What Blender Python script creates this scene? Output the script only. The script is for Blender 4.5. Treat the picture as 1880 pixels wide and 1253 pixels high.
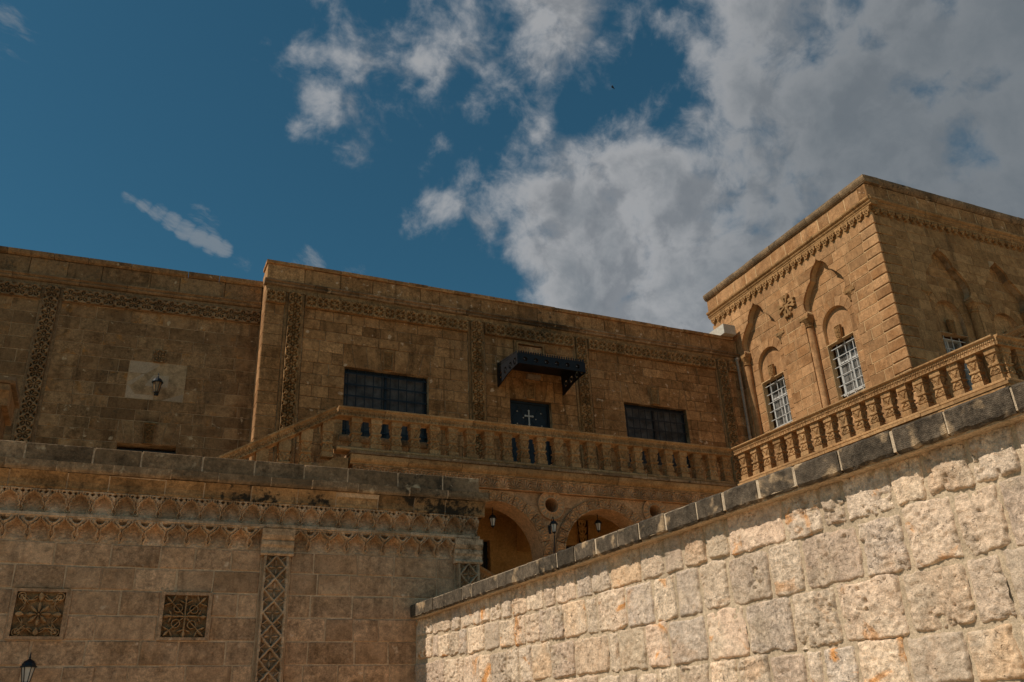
import bpy, math, random
import numpy as np
from mathutils import Matrix, Vector
from mathutils.geometry import delaunay_2d_cdt

for o in list(bpy.data.objects): bpy.data.objects.remove(o)
SC = bpy.context.scene
COL = SC.collection
PI = math.pi
R = math.radians

# ------------------------------------------------------------------ camera
FPX = 1601.02                      # focal length in photo pixels (1880 x 1253)
def cam_rot(p, r, y):
    cp, sp, cr, sr, cy, sy = math.cos(p), math.sin(p), math.cos(r), math.sin(r), math.cos(y), math.sin(y)
    yaw = np.array([[cy, sy, 0], [-sy, cy, 0], [0, 0, 1]])
    base = np.array([[1, 0, 0], [0, 0, -1], [0, 1, 0]])
    pit = np.array([[1, 0, 0], [0, cp, sp], [0, -sp, cp]])
    rol = np.array([[cr, -sr, 0], [sr, cr, 0], [0, 0, 1]])
    return rol @ pit @ base @ yaw
RM = cam_rot(R(25.1236), R(-2.6906), R(-25.033))
cam = bpy.data.cameras.new('camera')
cam.sensor_width = 36; cam.lens = 36 * FPX / 1880
cam.clip_start = 0.05; cam.clip_end = 3000
camo = bpy.data.objects.new('camera', cam); COL.objects.link(camo)
m = Matrix.Identity(4)
for i in range(3):
    m[i][0] = RM[0][i]; m[i][1] = -RM[1][i]; m[i][2] = -RM[2][i]
camo.matrix_world = m
SC.camera = camo
SC.render.resolution_x = 1024; SC.render.resolution_y = 682

# ------------------------------------------------------------------ sun, sky, exposure
SUN_EL, SUN_AZ = R(48.5), R(4.5)       # azimuth: from -X turned towards +Y
TOSUN = Vector((-math.cos(SUN_EL) * math.cos(SUN_AZ), math.cos(SUN_EL) * math.sin(SUN_AZ), math.sin(SUN_EL)))
sl = bpy.data.lights.new('sun', 'SUN'); sl.energy = 3.9; sl.angle = R(0.5); sl.color = (1.0, 0.91, 0.79)
so = bpy.data.objects.new('sun', sl); COL.objects.link(so)
so.rotation_euler = TOSUN.to_track_quat('Z', 'Y').to_euler(); so.location = (-20, 5, 30)
SC.view_settings.view_transform = 'Standard'; SC.view_settings.look = 'None'
SC.view_settings.exposure = 0.0; SC.view_settings.gamma = 1
SKY_STRENGTH = 0.1

def ray(x, y):
    return RM.T @ np.array([(x - 940) / FPX, (y - 626.5) / FPX, 1.0])

class NT:
    """small node-tree helper"""
    def __init__(s, nt): s.nt = nt; s.n = nt.nodes; s.l = nt.links
    def link(s, a, b): s.l.new(a, b)
    def setin(s, sock, v):
        if hasattr(v, 'is_output'): s.l.new(v, sock)
        elif v is not None:
            if isinstance(v, (tuple, list)) and len(v) == 3 and sock.type == 'RGBA': v = (*v, 1)
            sock.default_value = v
    def math(s, op, a, b=None, c=None, clamp=False):
        n = s.n.new('ShaderNodeMath'); n.operation = op; n.use_clamp = clamp
        for i, v in enumerate((a, b, c)):
            if v is not None: s.setin(n.inputs[i], v)
        return n.outputs[0]
    def vmath(s, op, a, b=None, out=0):
        n = s.n.new('ShaderNodeVectorMath'); n.operation = op
        s.setin(n.inputs[0], a)
        if b is not None: s.setin(n.inputs[3] if op == 'SCALE' else n.inputs[1], b)
        return n.outputs['Value'] if op in ('DOT_PRODUCT', 'LENGTH') else n.outputs[0]
    def mix(s, f, a, b, mode='MIX'):
        n = s.n.new('ShaderNodeMix'); n.data_type = 'RGBA'; n.blend_type = mode; n.clamp_factor = True
        s.setin(n.inputs[0], f); s.setin(n.inputs[6], a); s.setin(n.inputs[7], b)
        return n.outputs[2]
    def noise(s, vec, scale, detail=4, rough=.55, dist=0.0):
        n = s.n.new('ShaderNodeTexNoise'); s.setin(n.inputs['Vector'], vec)
        n.inputs['Scale'].default_value = scale; n.inputs['Detail'].default_value = detail
        n.inputs['Roughness'].default_value = rough; n.inputs['Distortion'].default_value = dist
        return n.outputs[0]
    def rng(s, v, a, b, c=0.0, d=1.0, smooth=True):
        n = s.n.new('ShaderNodeMapRange'); n.interpolation_type = 'SMOOTHSTEP' if smooth else 'LINEAR'
        s.setin(n.inputs[0], v)
        for i, k in enumerate((a, b, c, d)): s.setin(n.inputs[i + 1], k)
        return n.outputs[0]

w = bpy.data.worlds.new('World'); SC.world = w; w.use_nodes = True
T = NT(w.node_tree); T.n.clear()
wo = T.n.new('ShaderNodeOutputWorld'); bg = T.n.new('ShaderNodeBackground'); bg.inputs[1].default_value = SKY_STRENGTH
T.link(bg.outputs[0], wo.inputs[0])
sk = T.n.new('ShaderNodeTexSky'); sk.sky_type = 'NISHITA'; sk.sun_disc = False
sk.sun_elevation = SUN_EL; sk.sun_rotation = math.atan2(TOSUN.x, TOSUN.y); sk.altitude = 1000; sk.air_density = 1.0; sk.dust_density = 0.3; sk.ozone_density = 1.5
tc = T.n.new('ShaderNodeTexCoord'); D = T.vmath('NORMALIZE', tc.outputs['Generated'])
sep = T.n.new('ShaderNodeSeparateXYZ'); T.link(D, sep.inputs[0])
zz = T.math('MAXIMUM', T.math('ADD', sep.outputs[2], 0.12), 0.05)
pl = T.vmath('SCALE', D, T.math('DIVIDE', 1.0, zz))        # cloud-deck coordinates
# coverage: a big bank to the right, thinner towards the left, drifting on all round the sky
def lobe(px, py, r0, r1):
    d = ray(px, py); d = d / np.linalg.norm(d)
    return T.rng(T.vmath('DOT_PRODUCT', D, tuple(d)), math.cos(R(r0)), math.cos(R(r1)))
def wl(f, *a): return T.math('MULTIPLY', lobe(*a), f)
bank = lobe(1800, 430, 30, 14)
for f_, *a_ in ((1.0, 1200, 440, 12.5, 5), (.80, 1080, 60, 8, 2), (.60, 760, 70, 13, 4), (.66, 680, 10, 6, 1), (.64, 790, 130, 5, 1), (.90, 1300, 330, 13, 4), (.52, 900, 230, 13, 4), (.80, 1420, 30, 9, 2)): bank = T.math('MAXIMUM', bank, wl(f_, *a_))
for f_, *a_ in ((.26, 1150, 175, 5, 1), (.20, 1330, 190, 6, 1), (.22, 1500, 60, 5, 0)): bank = T.math('SUBTRACT', bank, wl(f_, *a_))
far = T.rng(T.noise(D, 1.1, 2), .52, .7, 0, .8)
seen = lobe(600, 600, 60, 45)
far = T.math('MULTIPLY', far, T.math('SUBTRACT', 1.0, seen))
bank = T.math('MAXIMUM', bank, far)
warp = T.n.new('ShaderNodeTexNoise'); T.link(D, warp.inputs['Vector']); warp.inputs['Scale'].default_value = 9; warp.inputs['Detail'].default_value = 3
wv3 = T.vmath('SUBTRACT', warp.outputs[1], (.5, .5, .5))
Dw = T.vmath('ADD', D, T.vmath('SCALE', wv3, .05)); pw = T.vmath('ADD', pl, T.vmath('SCALE', wv3, .10))
nA = T.noise(Dw, 8.5, 14, .58)
nB = T.noise(T.vmath('ADD', Dw, (-.022, .006, .012)), 8.5, 14, .58)
nF = T.noise(Dw, 21, 12, .60)
dens = T.math('ADD', T.math('ADD', T.math('MULTIPLY', T.math('SUBTRACT', nA, .5), 2.4), T.math('MULTIPLY', T.math('SUBTRACT', nF, .5), 1.7)), T.math('SUBTRACT', T.math('MULTIPLY', bank, 1.7), .92))
alpha = T.rng(dens, -.18, .68)
# thin wisps, left
w0 = T.n.new('ShaderNodeMapping'); T.link(pw, w0.inputs[0]); w0.inputs['Rotation'].default_value = (0, 0, R(-36))
wd = T.n.new('ShaderNodeMapping'); T.link(w0.outputs[0], wd.inputs[0]); wd.inputs['Scale'].default_value = (3.2, 8.5, 1.0)
wn = T.noise(wd.outputs[0], 2.3, 12, .68, .1)
wis = wl(.8, 240, 362, .9, 0)
for f_, *a_ in ((.9, 265, 376, .9, 0), (.95, 290, 391, 1.0, 0), (1.0, 315, 407, 1.05, 0), (1.05, 340, 424, 1.1, 0), (1.1, 365, 438, 1.1, 0), (1.1, 388, 450, 1.1, 0), (1.0, 408, 460, 1.0, 0), (.75, 365, 392, 1.2, 0), (.72, 390, 412, 1.2, 0), (.7, 20, 70, 3.0, 0), (.82, 565, 480, 1.8, 0), (.68, 650, 495, 1.8, 0), (.72, 440, 492, 1.4, 0)): wis = T.math('MAXIMUM', wis, wl(f_, *a_))
wal = T.math('MULTIPLY', T.rng(T.math('ADD', T.math('MULTIPLY', T.math('SUBTRACT', wn, .5), 2.6), T.math('SUBTRACT', T.math('MULTIPLY', wis, 1.15), .78)), 0, .7), .6)
thick = T.rng(dens, .30, 1.5)
selfsh = T.rng(T.math('SUBTRACT', nB, nA), -.04, .10)
lum = T.mix(thick, (3.9, 3.95, 4.05), (1.9, 2.12, 2.35))
lum = T.mix(T.math('MULTIPLY', selfsh, .6), lum, (1.3, 1.5, 1.75))
blue = T.mix(1.0, sk.outputs[0], (0.28, 0.61, 0.58), 'MULTIPLY')
lum = T.mix(T.math('MULTIPLY', wl(1.0, 1950, 330, 24, 4), .75), lum, (1.35, 1.58, 1.78))
c = T.mix(T.math('MULTIPLY', alpha, .96), blue, lum)
c = T.mix(wal, c, (2.6, 2.8, 3.0))
T.link(c, bg.inputs[0])

# ------------------------------------------------------------------ wall frames
class Fr:
    """vertical plane: u to the right seen from outside, d inward, v up"""
    def __init__(s, ox, oy, ux, uy):
        l = math.hypot(ux, uy); s.o = np.array([ox, oy, 0.0]); s.u = np.array([ux / l, uy / l, 0.0]); s.i = np.array([-uy / l, ux / l, 0.0])
    def pix(s, x, y, dep=0.0):
        d = ray(x, y); o = s.o + s.i * dep
        P = d * (o @ s.i) / (d @ s.i)
        return (P - o) @ s.u, P[2]
    def ux(s, x, v, dep=0.0):
        o = s.o + s.i * dep + np.array([0, 0, v]); k = (x - 940) / FPX
        row = RM[0] - k * RM[2]
        return -(row @ o) / (row @ s.u)
    def mat(s, u=0.0, v=0.0, d=0.0):
        o = s.o + s.u * u + s.i * d; M = Matrix.Identity(4)
        for k in range(3): M[k][0] = s.u[k]; M[k][1] = s.i[k]; M[k][3] = o[k]
        M[2][3] = v
        return M
    def at(s, u, v, d=0.0): return Vector(s.o + s.u * u + s.i * d + np.array([0, 0, v]))

GZ = -1.65
CEN = Fr(0, 17.5, 1, 0)
aL = R(-2.9506); LEF = Fr(2.26, 18.03, math.cos(aL), math.sin(aL))
XT, YT = 15.06, 12.1
TWL = Fr(XT, 0, 0, -1)
TWR = Fr(0, YT, 1, 0)
TER = Fr(0, 10.69, 1, 0)
BAL = Fr(0, 15.5, 1, 0)
ARC = Fr(0, 15.6, 1, 0)
RBA = Fr(12.71, 15.46, .52, -6.59)
WAL = Fr(2.773 * 1.7 - .113 * 10.69, 10.69, .113, -1)

# ------------------------------------------------------------------ materials
def new_mat(name):
    m = bpy.data.materials.new(name); m.use_nodes = True
    t = NT(m.node_tree); return m, t, t.n['Principled BSDF']

def stone(name, c1, c2, c3, mott=(.62, 1.25), crust=None, cthr=(.60, .74), fleck=None, fthr=(.70, .76), bump=.5, bscale=1.0, dist=.02, grain=1.0, pits=0.0, patch=None, pthr=(.58, .68), tool=0.0, rand=1.0, tints=None, streak=0.0, fine=.35):
    m, t, b = new_mat(name)
    g = t.n.new('ShaderNodeNewGeometry'); oi = t.n.new('ShaderNodeObjectInfo')
    P0 = g.outputs['Position']
    off = t.vmath('SCALE', (17.3, 31.7, 23.1), oi.outputs['Random'])
    P = t.vmath('ADD', P0, off)
    n1 = t.noise(P, 1.7 * bscale, 4, .6); n2 = t.noise(P, 9 * bscale, 7, .68); n3 = t.noise(P, 70 * bscale, 3, .6)
    n0 = t.noise(P0, .55, 5, .65, .3)
    r2 = t.math('FRACT', t.math('MULTIPLY', oi.outputs['Random'], 7.31))
    col = t.mix(t.math('MULTIPLY', oi.outputs['Random'], rand), c1, c2)
    if tints:
        cr_ = t.n.new('ShaderNodeValToRGB'); cr_.color_ramp.interpolation = 'LINEAR'; t.link(oi.outputs['Random'], cr_.inputs[0])
        el = cr_.color_ramp.elements; el[0].position = 0; el[0].color = (*tints[0], 1); el[1].position = 1; el[1].color = (*tints[-1], 1)
        for i_, c_ in enumerate(tints[1:-1]): e_ = el.new((i_ + 1) / (len(tints) - 1)); e_.color = (*c_, 1)
        col = cr_.outputs[0]
    col = t.mix(t.rng(n1, .45, .68), col, c3)
    if patch: col = t.mix(t.math('MULTIPLY', t.rng(t.noise(P, 3.3, 4, .62, .6), *pthr), t.rng(r2, .25, .8, .15, 1)), col, patch)
    k = t.rng(n2, .28, .72, *mott, smooth=False)
    k = t.math('MULTIPLY', k, t.rng(r2, 0, 1, 1 - .19 * rand, 1 + .15 * rand, smooth=False))
    k = t.math('MULTIPLY', k, t.rng(n3, .3, .7, .80, 1.17, smooth=False))
    n4 = t.noise(P, 26 * bscale, 5, .72)
    k = t.math('MULTIPLY', k, t.math('ADD', 1.0, t.math('MULTIPLY', t.rng(n4, .34, .66, -fine, fine * .8, smooth=False), t.rng(t.math('FRACT', t.math('MULTIPLY', oi.outputs['Random'], 13.7)), 0, 1, .35, 1.25, smooth=False))))
    if streak:
        sv = t.vmath('MULTIPLY', P0, (5.5, 5.5, .55))
        k = t.math('MULTIPLY', k, t.rng(t.noise(sv, 1.0, 5, .6), .52, .70, 1, 1 - streak))
    cc = t.n.new('ShaderNodeCombineColor')
    for i in range(3): t.link(k, cc.inputs[i])
    col = t.mix(1.0, col, cc.outputs[0], 'MULTIPLY')
    if crust:
        cm = t.math('ADD', t.math('MULTIPLY', n0, .55), t.math('MULTIPLY', n2, .45))
        col = t.mix(t.rng(cm, *cthr), col, crust)
    if fleck:
        fn = t.noise(P0, 6.5, 3, .5, .2)
        col = t.mix(t.math('MULTIPLY', t.rng(fn, *fthr), t.rng(n2, .35, .6, .3, .95)), col, fleck)
    h = t.math('ADD', t.math('ADD', t.math('MULTIPLY', n2, .6), t.math('MULTIPLY', n4, .35)), t.math('MULTIPLY', n3, .15 * grain))
    if pits:
        pm = t.math('SUBTRACT', 1.0, t.rng(t.noise(P, 34, 3, .6, .5), .60, .70))
        pmask = t.rng(t.noise(P, 4.2, 3), .48, .64)
        h = t.math('SUBTRACT', h, t.math('MULTIPLY', t.math('MULTIPLY', t.math('SUBTRACT', 1.0, pm), pmask), pits))
    if tool:
        wv = t.n.new('ShaderNodeTexWave'); wv.bands_direction = 'Z'; t.setin(wv.inputs['Vector'], P0); wv.inputs['Scale'].default_value = 30; wv.inputs['Distortion'].default_value = 9; wv.inputs['Detail'].default_value = 5; wv.inputs['Detail Scale'].default_value = 3
        h = t.math('ADD', h, t.math('MULTIPLY', wv.outputs[1], tool))
    bn = t.n.new('ShaderNodeBump'); bn.inputs['Strength'].default_value = bump; bn.inputs['Distance'].default_value = dist
    t.link(h, bn.inputs['Height']); t.link(bn.outputs[0], b.inputs['Normal'])
    t.link(col, b.inputs['Base Color']); b.inputs['Roughness'].default_value = .92
    b.inputs['Specular IOR Level'].default_value = .15
    return m

def plain(name, col, rough=.6, metal=0.0, spec=.4, var=.0, scale=12, emis=None):
    m, t, b = new_mat(name)
    b.inputs['Roughness'].default_value = rough; b.inputs['Metallic'].default_value = metal; b.inputs['Specular IOR Level'].default_value = spec
    g = t.n.new('ShaderNodeNewGeometry')
    n = t.noise(g.outputs['Position'], scale, 5, .65)
    t.link(t.mix(t.rng(n, .3, .7), tuple(c * (1 - var) for c in col), tuple(min(1, c * (1 + var)) for c in col)), b.inputs['Base Color'])
    if var:
        bn = t.n.new('ShaderNodeBump'); bn.inputs['Strength'].default_value = .2; bn.inputs['Distance'].default_value = .005
        t.link(n, bn.inputs['Height']); t.link(bn.outputs[0], b.inputs['Normal'])
    return m

M = {}
M['cen'] = stone('golden_limestone_weathered', (0.391, 0.195, 0.076), (0.511, 0.270, 0.114), (0.295, 0.142, 0.053), mott=(.5, 1.34), crust=(0.103, 0.062, 0.032), cthr=(.54, .66), fleck=(0.680, 0.461, 0.287), fthr=(.66, .71), streak=.4, bump=.8)
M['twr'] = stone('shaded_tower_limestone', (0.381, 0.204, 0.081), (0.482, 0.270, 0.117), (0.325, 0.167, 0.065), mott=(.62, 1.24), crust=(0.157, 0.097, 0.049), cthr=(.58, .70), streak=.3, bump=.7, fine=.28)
M['cenm'] = stone('old_mortar', (.16, .095, .045), (.16, .095, .045), (.44, .30, .17), rand=0, fleck=(.5, .38, .25))
M['cenc'] = stone('carved_limestone', (.37, .205, .088), (.43, .245, .108), (.29, .155, .062), mott=(.5, 1.3), crust=(.10, .068, .036), cthr=(.53, .66), streak=.3)
M['lef'] = stone('brown_limestone_weathered', (0.273, 0.152, 0.070), (0.399, 0.235, 0.112), (0.221, 0.118, 0.052), mott=(.48, 1.34), crust=(0.084, 0.056, 0.031), cthr=(.52, .65), fleck=(0.525, 0.381, 0.230), fthr=(.67, .73), patch=(0.378, 0.175, 0.055), pthr=(.55, .68), streak=.4, bump=.8)
M['lefm'] = stone('left_wing_mortar', (.44, .29, .16), (.44, .29, .16), (.2, .125, .065), rand=0, mott=(.6, 1.3))
M['patch'] = stone('pale_repair_stone', (.43, .31, .205), (.48, .35, .235), (.43, .31, .205), mott=(.86, 1.1), fine=.15)
M['tow'] = stone('sunlit_golden_limestone', (0.402, 0.209, 0.090), (0.500, 0.272, 0.125), (0.343, 0.165, 0.065), mott=(.68, 1.2), crust=(0.196, 0.116, 0.065), cthr=(.60, .72), streak=.25, fine=.25)
M['towm'] = stone('pale_mortar', (.62, .405, .205), (.62, .405, .205), (.50, .31, .15), rand=0, mott=(.8, 1.1), fine=.2)
M['towc'] = stone('carved_golden_limestone', (.40, .215, .086), (.45, .25, .105), (.33, .175, .066), mott=(.6, 1.2), crust=(.11, .072, .036), cthr=(.55, .67), streak=.3)
M['terp'] = stone('carved_brown_panel_stone', (0.440, 0.259, 0.127), (0.484, 0.292, 0.149), (0.352, 0.198, 0.094), mott=(.55, 1.2), crust=(0.132, 0.083, 0.042), cthr=(.56, .68))
M['tcopl'] = stone('weathered_tower_coping', (.25, .165, .09), (.31, .205, .115), (.19, .125, .07), mott=(.5, 1.3), crust=(.08, .06, .04), cthr=(.52, .64))
M['ter'] = stone('greyish_terrace_limestone', (0.559, 0.334, 0.191), (0.689, 0.428, 0.255), (0.467, 0.268, 0.143), mott=(.48, 1.26), crust=(0.260, 0.166, 0.096), cthr=(.52, .66), fleck=(0.780, 0.562, 0.383), fthr=(.70, .77), bump=1.0, streak=.3)
M['term'] = stone('terrace_mortar', (0.634, 0.437, 0.277), (0.634, 0.437, 0.277), (0.507, 0.341, 0.207), rand=0, mott=(.75, 1.15))
M['terc'] = stone('carved_terrace_limestone', (0.594, 0.385, 0.228), (0.685, 0.470, 0.304), (0.468, 0.293, 0.165), mott=(.55, 1.25), crust=(0.137, 0.092, 0.053), cthr=(.55, .66), streak=.25)
M['tcop'] = stone('blackened_coping_stone', (0.277, 0.173, 0.094), (0.408, 0.262, 0.150), (0.204, 0.129, 0.072), mott=(.42, 1.42), crust=(0.065, 0.047, 0.030), cthr=(.50, .62), fleck=(0.612, 0.441, 0.273), fthr=(.61, .71), bump=1.0)
M['tcor'] = stone('stained_cornice_stone', (.44, .235, .098), (.51, .29, .132), (.33, .175, .07), mott=(.5, 1.26), crust=(.035, .026, .017), cthr=(.495, .575), bump=.9, streak=.4)
M['rub'] = stone('rough_cream_rubble', (.74, .565, .40), (.60, .485, .375), (.76, .58, .41), mott=(.56, 1.36), patch=(.76, .36, .13), pthr=(.56, .66), bump=1.0, bscale=1.9, dist=.025, pits=.9, crust=(.42, .31, .22), cthr=(.56, .68), fine=.34, streak=.2,
    tints=[(.80, .61, .42), (.70, .54, .40), (.84, .64, .45), (.80, .56, .37), (.70, .55, .42), (.84, .63, .44), (.80, .57, .40), (.66, .54, .43), (.84, .57, .35), (.80, .61, .45)])
M['rubm'] = stone('cream_lime_mortar', (.62, .475, .32), (.62, .475, .32), (.53, .40, .265), rand=0, mott=(.72, 1.15), streak=.2, bump=.8, bscale=2)
M['bas'] = stone('dark_basalt_coping', (0.132, 0.100, 0.069), (0.184, 0.139, 0.095), (0.086, 0.067, 0.046), mott=(.4, 1.5), fleck=(0.540, 0.372, 0.215), fthr=(.55, .67), bump=1.0, tool=.22, dist=.014, fine=.45)
M['bal'] = stone('carved_balustrade_stone', (.45, .25, .108), (.52, .305, .14), (.38, .205, .085), mott=(.6, 1.22), crust=(.16, .105, .058), cthr=(.55, .68), streak=.25)
M['arc'] = stone('pinkish_arcade_stone', (0.550, 0.308, 0.156), (0.616, 0.352, 0.182), (0.473, 0.253, 0.119), mott=(.65, 1.2), crust=(0.220, 0.138, 0.073), cthr=(.59, .73))
M['int'] = stone('warm_plaster_stone', (.54, .29, .095), (.58, .325, .115), (.47, .24, .072), mott=(.8, 1.1))
M['pave'] = stone('stone_paving', (.54, .385, .235), (.58, .42, .26), (.47, .33, .195), bscale=.7)
M['iron'] = plain('black_painted_iron', (.012, .014, .017), .45, .3, .5, .3)
M['steel'] = plain('blue_black_steel', (.010, .010, .012), .5, .2, .35, .25)
M['white'] = plain('white_painted_metal', (.52, .50, .46), .5, 0, .4, .12)
M['plaster'] = plain('white_plaster', (.50, .45, .37), .9, 0, .2, .15)
M['pane'] = plain('dark_window_glass', (.085, .078, .074), .5, 0, .12, .5, 3)
M['panet'] = plain('reflecting_window_glass', (.15, .14, .125), .12, 0, .6, .6, 5)
M['curt'] = plain('grey_curtain', (.065, .064, .072), .9, 0, .1, .3, 8)
M['frost'] = plain('frosted_lamp_glass', (.50, .47, .42), .35, 0, .5, .1)
M['amber'] = plain('amber_lamp_glass', (.22, .13, .06), .3, 0, .5, .2)
M['pipe'] = plain('grey_plastic_pipe', (.30, .225, .16), .55, 0, .4, .2)
M['bird'] = plain('dark_feathers', (.02, .022, .03), .8)
M['silver'] = plain('bright_steel', (.42, .40, .36), .45, .2, .5, .2)

# ------------------------------------------------------------------ mesh helpers
WM = {}
def root(name, label, cat, loc, group=None):
    o = bpy.data.objects.new(name, None); COL.objects.link(o); o.location = loc; o.empty_display_size = .2
    o['label'] = label; o['category'] = cat
    if group: o['group'] = group
    WM[o] = Matrix.Translation(loc)
    return o
def put(name, me, parent, Mw):
    o = bpy.data.objects.new(name, me); COL.objects.link(o)
    if parent is not None:
        o.parent = parent; o.matrix_local = WM[parent].inverted() @ Mw
    else: o.matrix_world = Mw
    WM[o] = Mw
    return o
def MESH(name, v, f, mat, smooth=False):
    me = bpy.data.meshes.new(name); me.from_pydata([tuple(map(float, p)) for p in v], [], [tuple(int(i) for i in q) for q in f])
    mats = mat if isinstance(mat, (list, tuple)) else [mat]
    for k in mats: me.materials.append(M[k])
    if smooth: me.polygons.foreach_set('use_smooth', [True] * len(me.polygons))
    me.update(); return me
class MB:
    def __init__(s): s.v = []; s.f = []
    def box(s, x0, x1, y0, y1, z0, z1):
        n = len(s.v)
        s.v += [(x0, y0, z0), (x1, y0, z0), (x1, y1, z0), (x0, y1, z0), (x0, y0, z1), (x1, y0, z1), (x1, y1, z1), (x0, y1, z1)]
        s.f += [tuple(n + i for i in q) for q in ((3, 2, 1, 0), (4, 5, 6, 7), (0, 1, 5, 4), (1, 2, 6, 5), (2, 3, 7, 6), (3, 0, 4, 7))]
        return s
    def tube(s, a, b, r, n=8, r2=None):
        a = Vector(a); b = Vector(b); d = (b - a).normalized(); q = d.to_track_quat('Z', 'Y'); k = len(s.v); r2 = r if r2 is None else r2
        for P, rr in ((a, r), (b, r2)):
            for i in range(n):
                t = 2 * PI * i / n; s.v.append(tuple(P + q @ Vector((rr * math.cos(t), rr * math.sin(t), 0))))
        for i in range(n): j = (i + 1) % n; s.f.append((k + i, k + j, k + n + j, k + n + i))
        s.f.append(tuple(k + i for i in reversed(range(n)))); s.f.append(tuple(k + n + i for i in range(n)))
        return s
    def lathe(s, prof, n=12, c=(0, 0, 0)):
        k = len(s.v)
        for r, z in prof:
            for i in range(n):
                t = 2 * PI * i / n; s.v.append((c[0] + r * math.cos(t), c[1] + r * math.sin(t), c[2] + z))
        for q in range(len(prof) - 1):
            for i in range(n):
                j = (i + 1) % n; s.f.append((k + q * n + i, k + q * n + j, k + (q + 1) * n + j, k + (q + 1) * n + i))
        s.f.append(tuple(k + i for i in reversed(range(n)))); s.f.append(tuple(k + (len(prof) - 1) * n + i for i in range(n)))
        return s
    def prism(s, poly, y0, y1):
        """convex polygon in (x,z), extruded y0..y1"""
        n = len(poly); k = len(s.v)
        s.v += [(x, y0, z) for x, z in poly] + [(x, y1, z) for x, z in poly]
        s.f.append(tuple(k + i for i in range(n))); s.f.append(tuple(k + n + i for i in reversed(range(n))))
        for i in range(n): j = (i + 1) % n; s.f.append((k + j, k + i, k + n + i, k + n + j))
        return s
    def sweep(s, prof, u0, u1, shear=0.0):
        """profile [(y,z)] swept along x"""
        n = len(prof); k = len(s.v)
        for u in (u0, u1): s.v += [(u, y, z + shear * (u - u0)) for y, z in prof]
        for i in range(n): j = (i + 1) % n; s.f.append((k + i, k + j, k + n + j, k + n + i))
        s.f.append(tuple(k + i for i in reversed(range(n)))); s.f.append(tuple(k + n + i for i in range(n)))
        return s
    def mesh(s, name, mat, smooth=False): return MESH(name, s.v, s.f, mat, smooth)

def inpoly(p, poly):
    x, y = p; c = False; n = len(poly)
    for i in range(n):
        x0, y0 = poly[i]; x1, y1 = poly[i - 1]
        if (y0 > y) != (y1 > y) and x < (x1 - x0) * (y - y0) / (y1 - y0) + x0: c = not c
    return c
def plate(name, outer, holes, y0, y1, mat, biggest=False):
    """flat slab with holes: front face at y0 (outside), back at y1"""
    pts = []; ed = []
    for P in [outer] + list(holes):
        k = len(pts); pts += [Vector(p) for p in P]; ed += [(k + i, k + (i + 1) % len(P)) for i in range(len(P))]
    vs, es, fs, *_ = delaunay_2d_cdt(pts, ed, [], 0, 1e-6)
    keep = []
    for f in fs:
        c = sum((vs[i] for i in f), Vector((0, 0))) / len(f)
        if inpoly(c, outer) and not any(inpoly(c, h) for h in holes): keep.append(list(f))
    if not keep: return None
    if biggest:
        gid = list(range(len(vs)))
        def fnd(i):
            while gid[i] != i: i = gid[i]
            return i
        for f in keep:
            for i in f[1:]: gid[fnd(i)] = fnd(f[0])
        ar_ = {}
        for f in keep: A, B, C = (vs[i] for i in f); ar_[fnd(f[0])] = ar_.get(fnd(f[0]), 0) + abs((B - A).cross(C - A))
        g_ = max(ar_, key=ar_.get); keep = [f for f in keep if fnd(f[0]) == g_]
    cnt = {}
    for f in keep:
        a = sum(vs[f[i]].x * vs[f[(i + 1) % 3]].y - vs[f[(i + 1) % 3]].x * vs[f[i]].y for i in range(3))
        if a < 0: f.reverse()
        for i in range(3):
            e = (f[i], f[(i + 1) % 3]); cnt[e] = cnt.get(e, 0) + 1
    used = sorted({i for f in keep for i in f}); rm = {i: k for k, i in enumerate(used)}
    vs = [vs[i] for i in used]; keep = [[rm[i] for i in f] for f in keep]; cnt = {(rm[a], rm[b]): c for (a, b), c in cnt.items()}
    n = len(vs); V = [(p.x, y0, p.y) for p in vs] + [(p.x, y1, p.y) for p in vs]
    F = [tuple(f) for f in keep] + [tuple(i + n for i in reversed(f)) for f in keep]
    for (a, b) in cnt:
        if (b, a) not in cnt: F.append((b, a, a + n, b + n))
    return MESH(name, V, F, mat)

def block(name, poly, mat, front=0.0, back=.05, ch=.007, rnd=None, jit=0.0):
    """dressed stone: convex polygon with arrised edges"""
    n = len(poly); cx = sum(p[0] for p in poly) / n; cz = sum(p[1] for p in poly) / n
    P = [(x + (rnd.uniform(-jit, jit) if rnd else 0), z + (rnd.uniform(-jit, jit) if rnd else 0)) for x, z in poly]
    ins = []
    for i in range(n):
        a = Vector(P[i - 1]); b = Vector(P[i]); c = Vector(P[(i + 1) % n])
        d1 = (b - a).normalized(); d2 = (c - b).normalized()
        nrm = Vector((-d1.y - d2.y, d1.x + d2.x)); l = nrm.length
        nrm = nrm / l if l > 1e-6 else Vector((0, 0))
        k = ch / max(.5, nrm.dot(Vector((-d1.y, d1.x))))
        ins.append((b.x + nrm.x * k, b.y + nrm.y * k))
    V = [(x, back, z) for x, z in P] + [(x, front + ch, z) for x, z in P]
    V += [(x, front + (rnd.uniform(-.002, .002) if rnd else 0), z) for x, z in ins]
    F = []
    for q in (0, n):
        for i in range(n): j = (i + 1) % n; F.append((q + j, q + i, q + n + i, q + n + j)[::-1])
    F.append(tuple(2 * n + i for i in range(n)))
    return MESH(name, V, F, mat)

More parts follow.
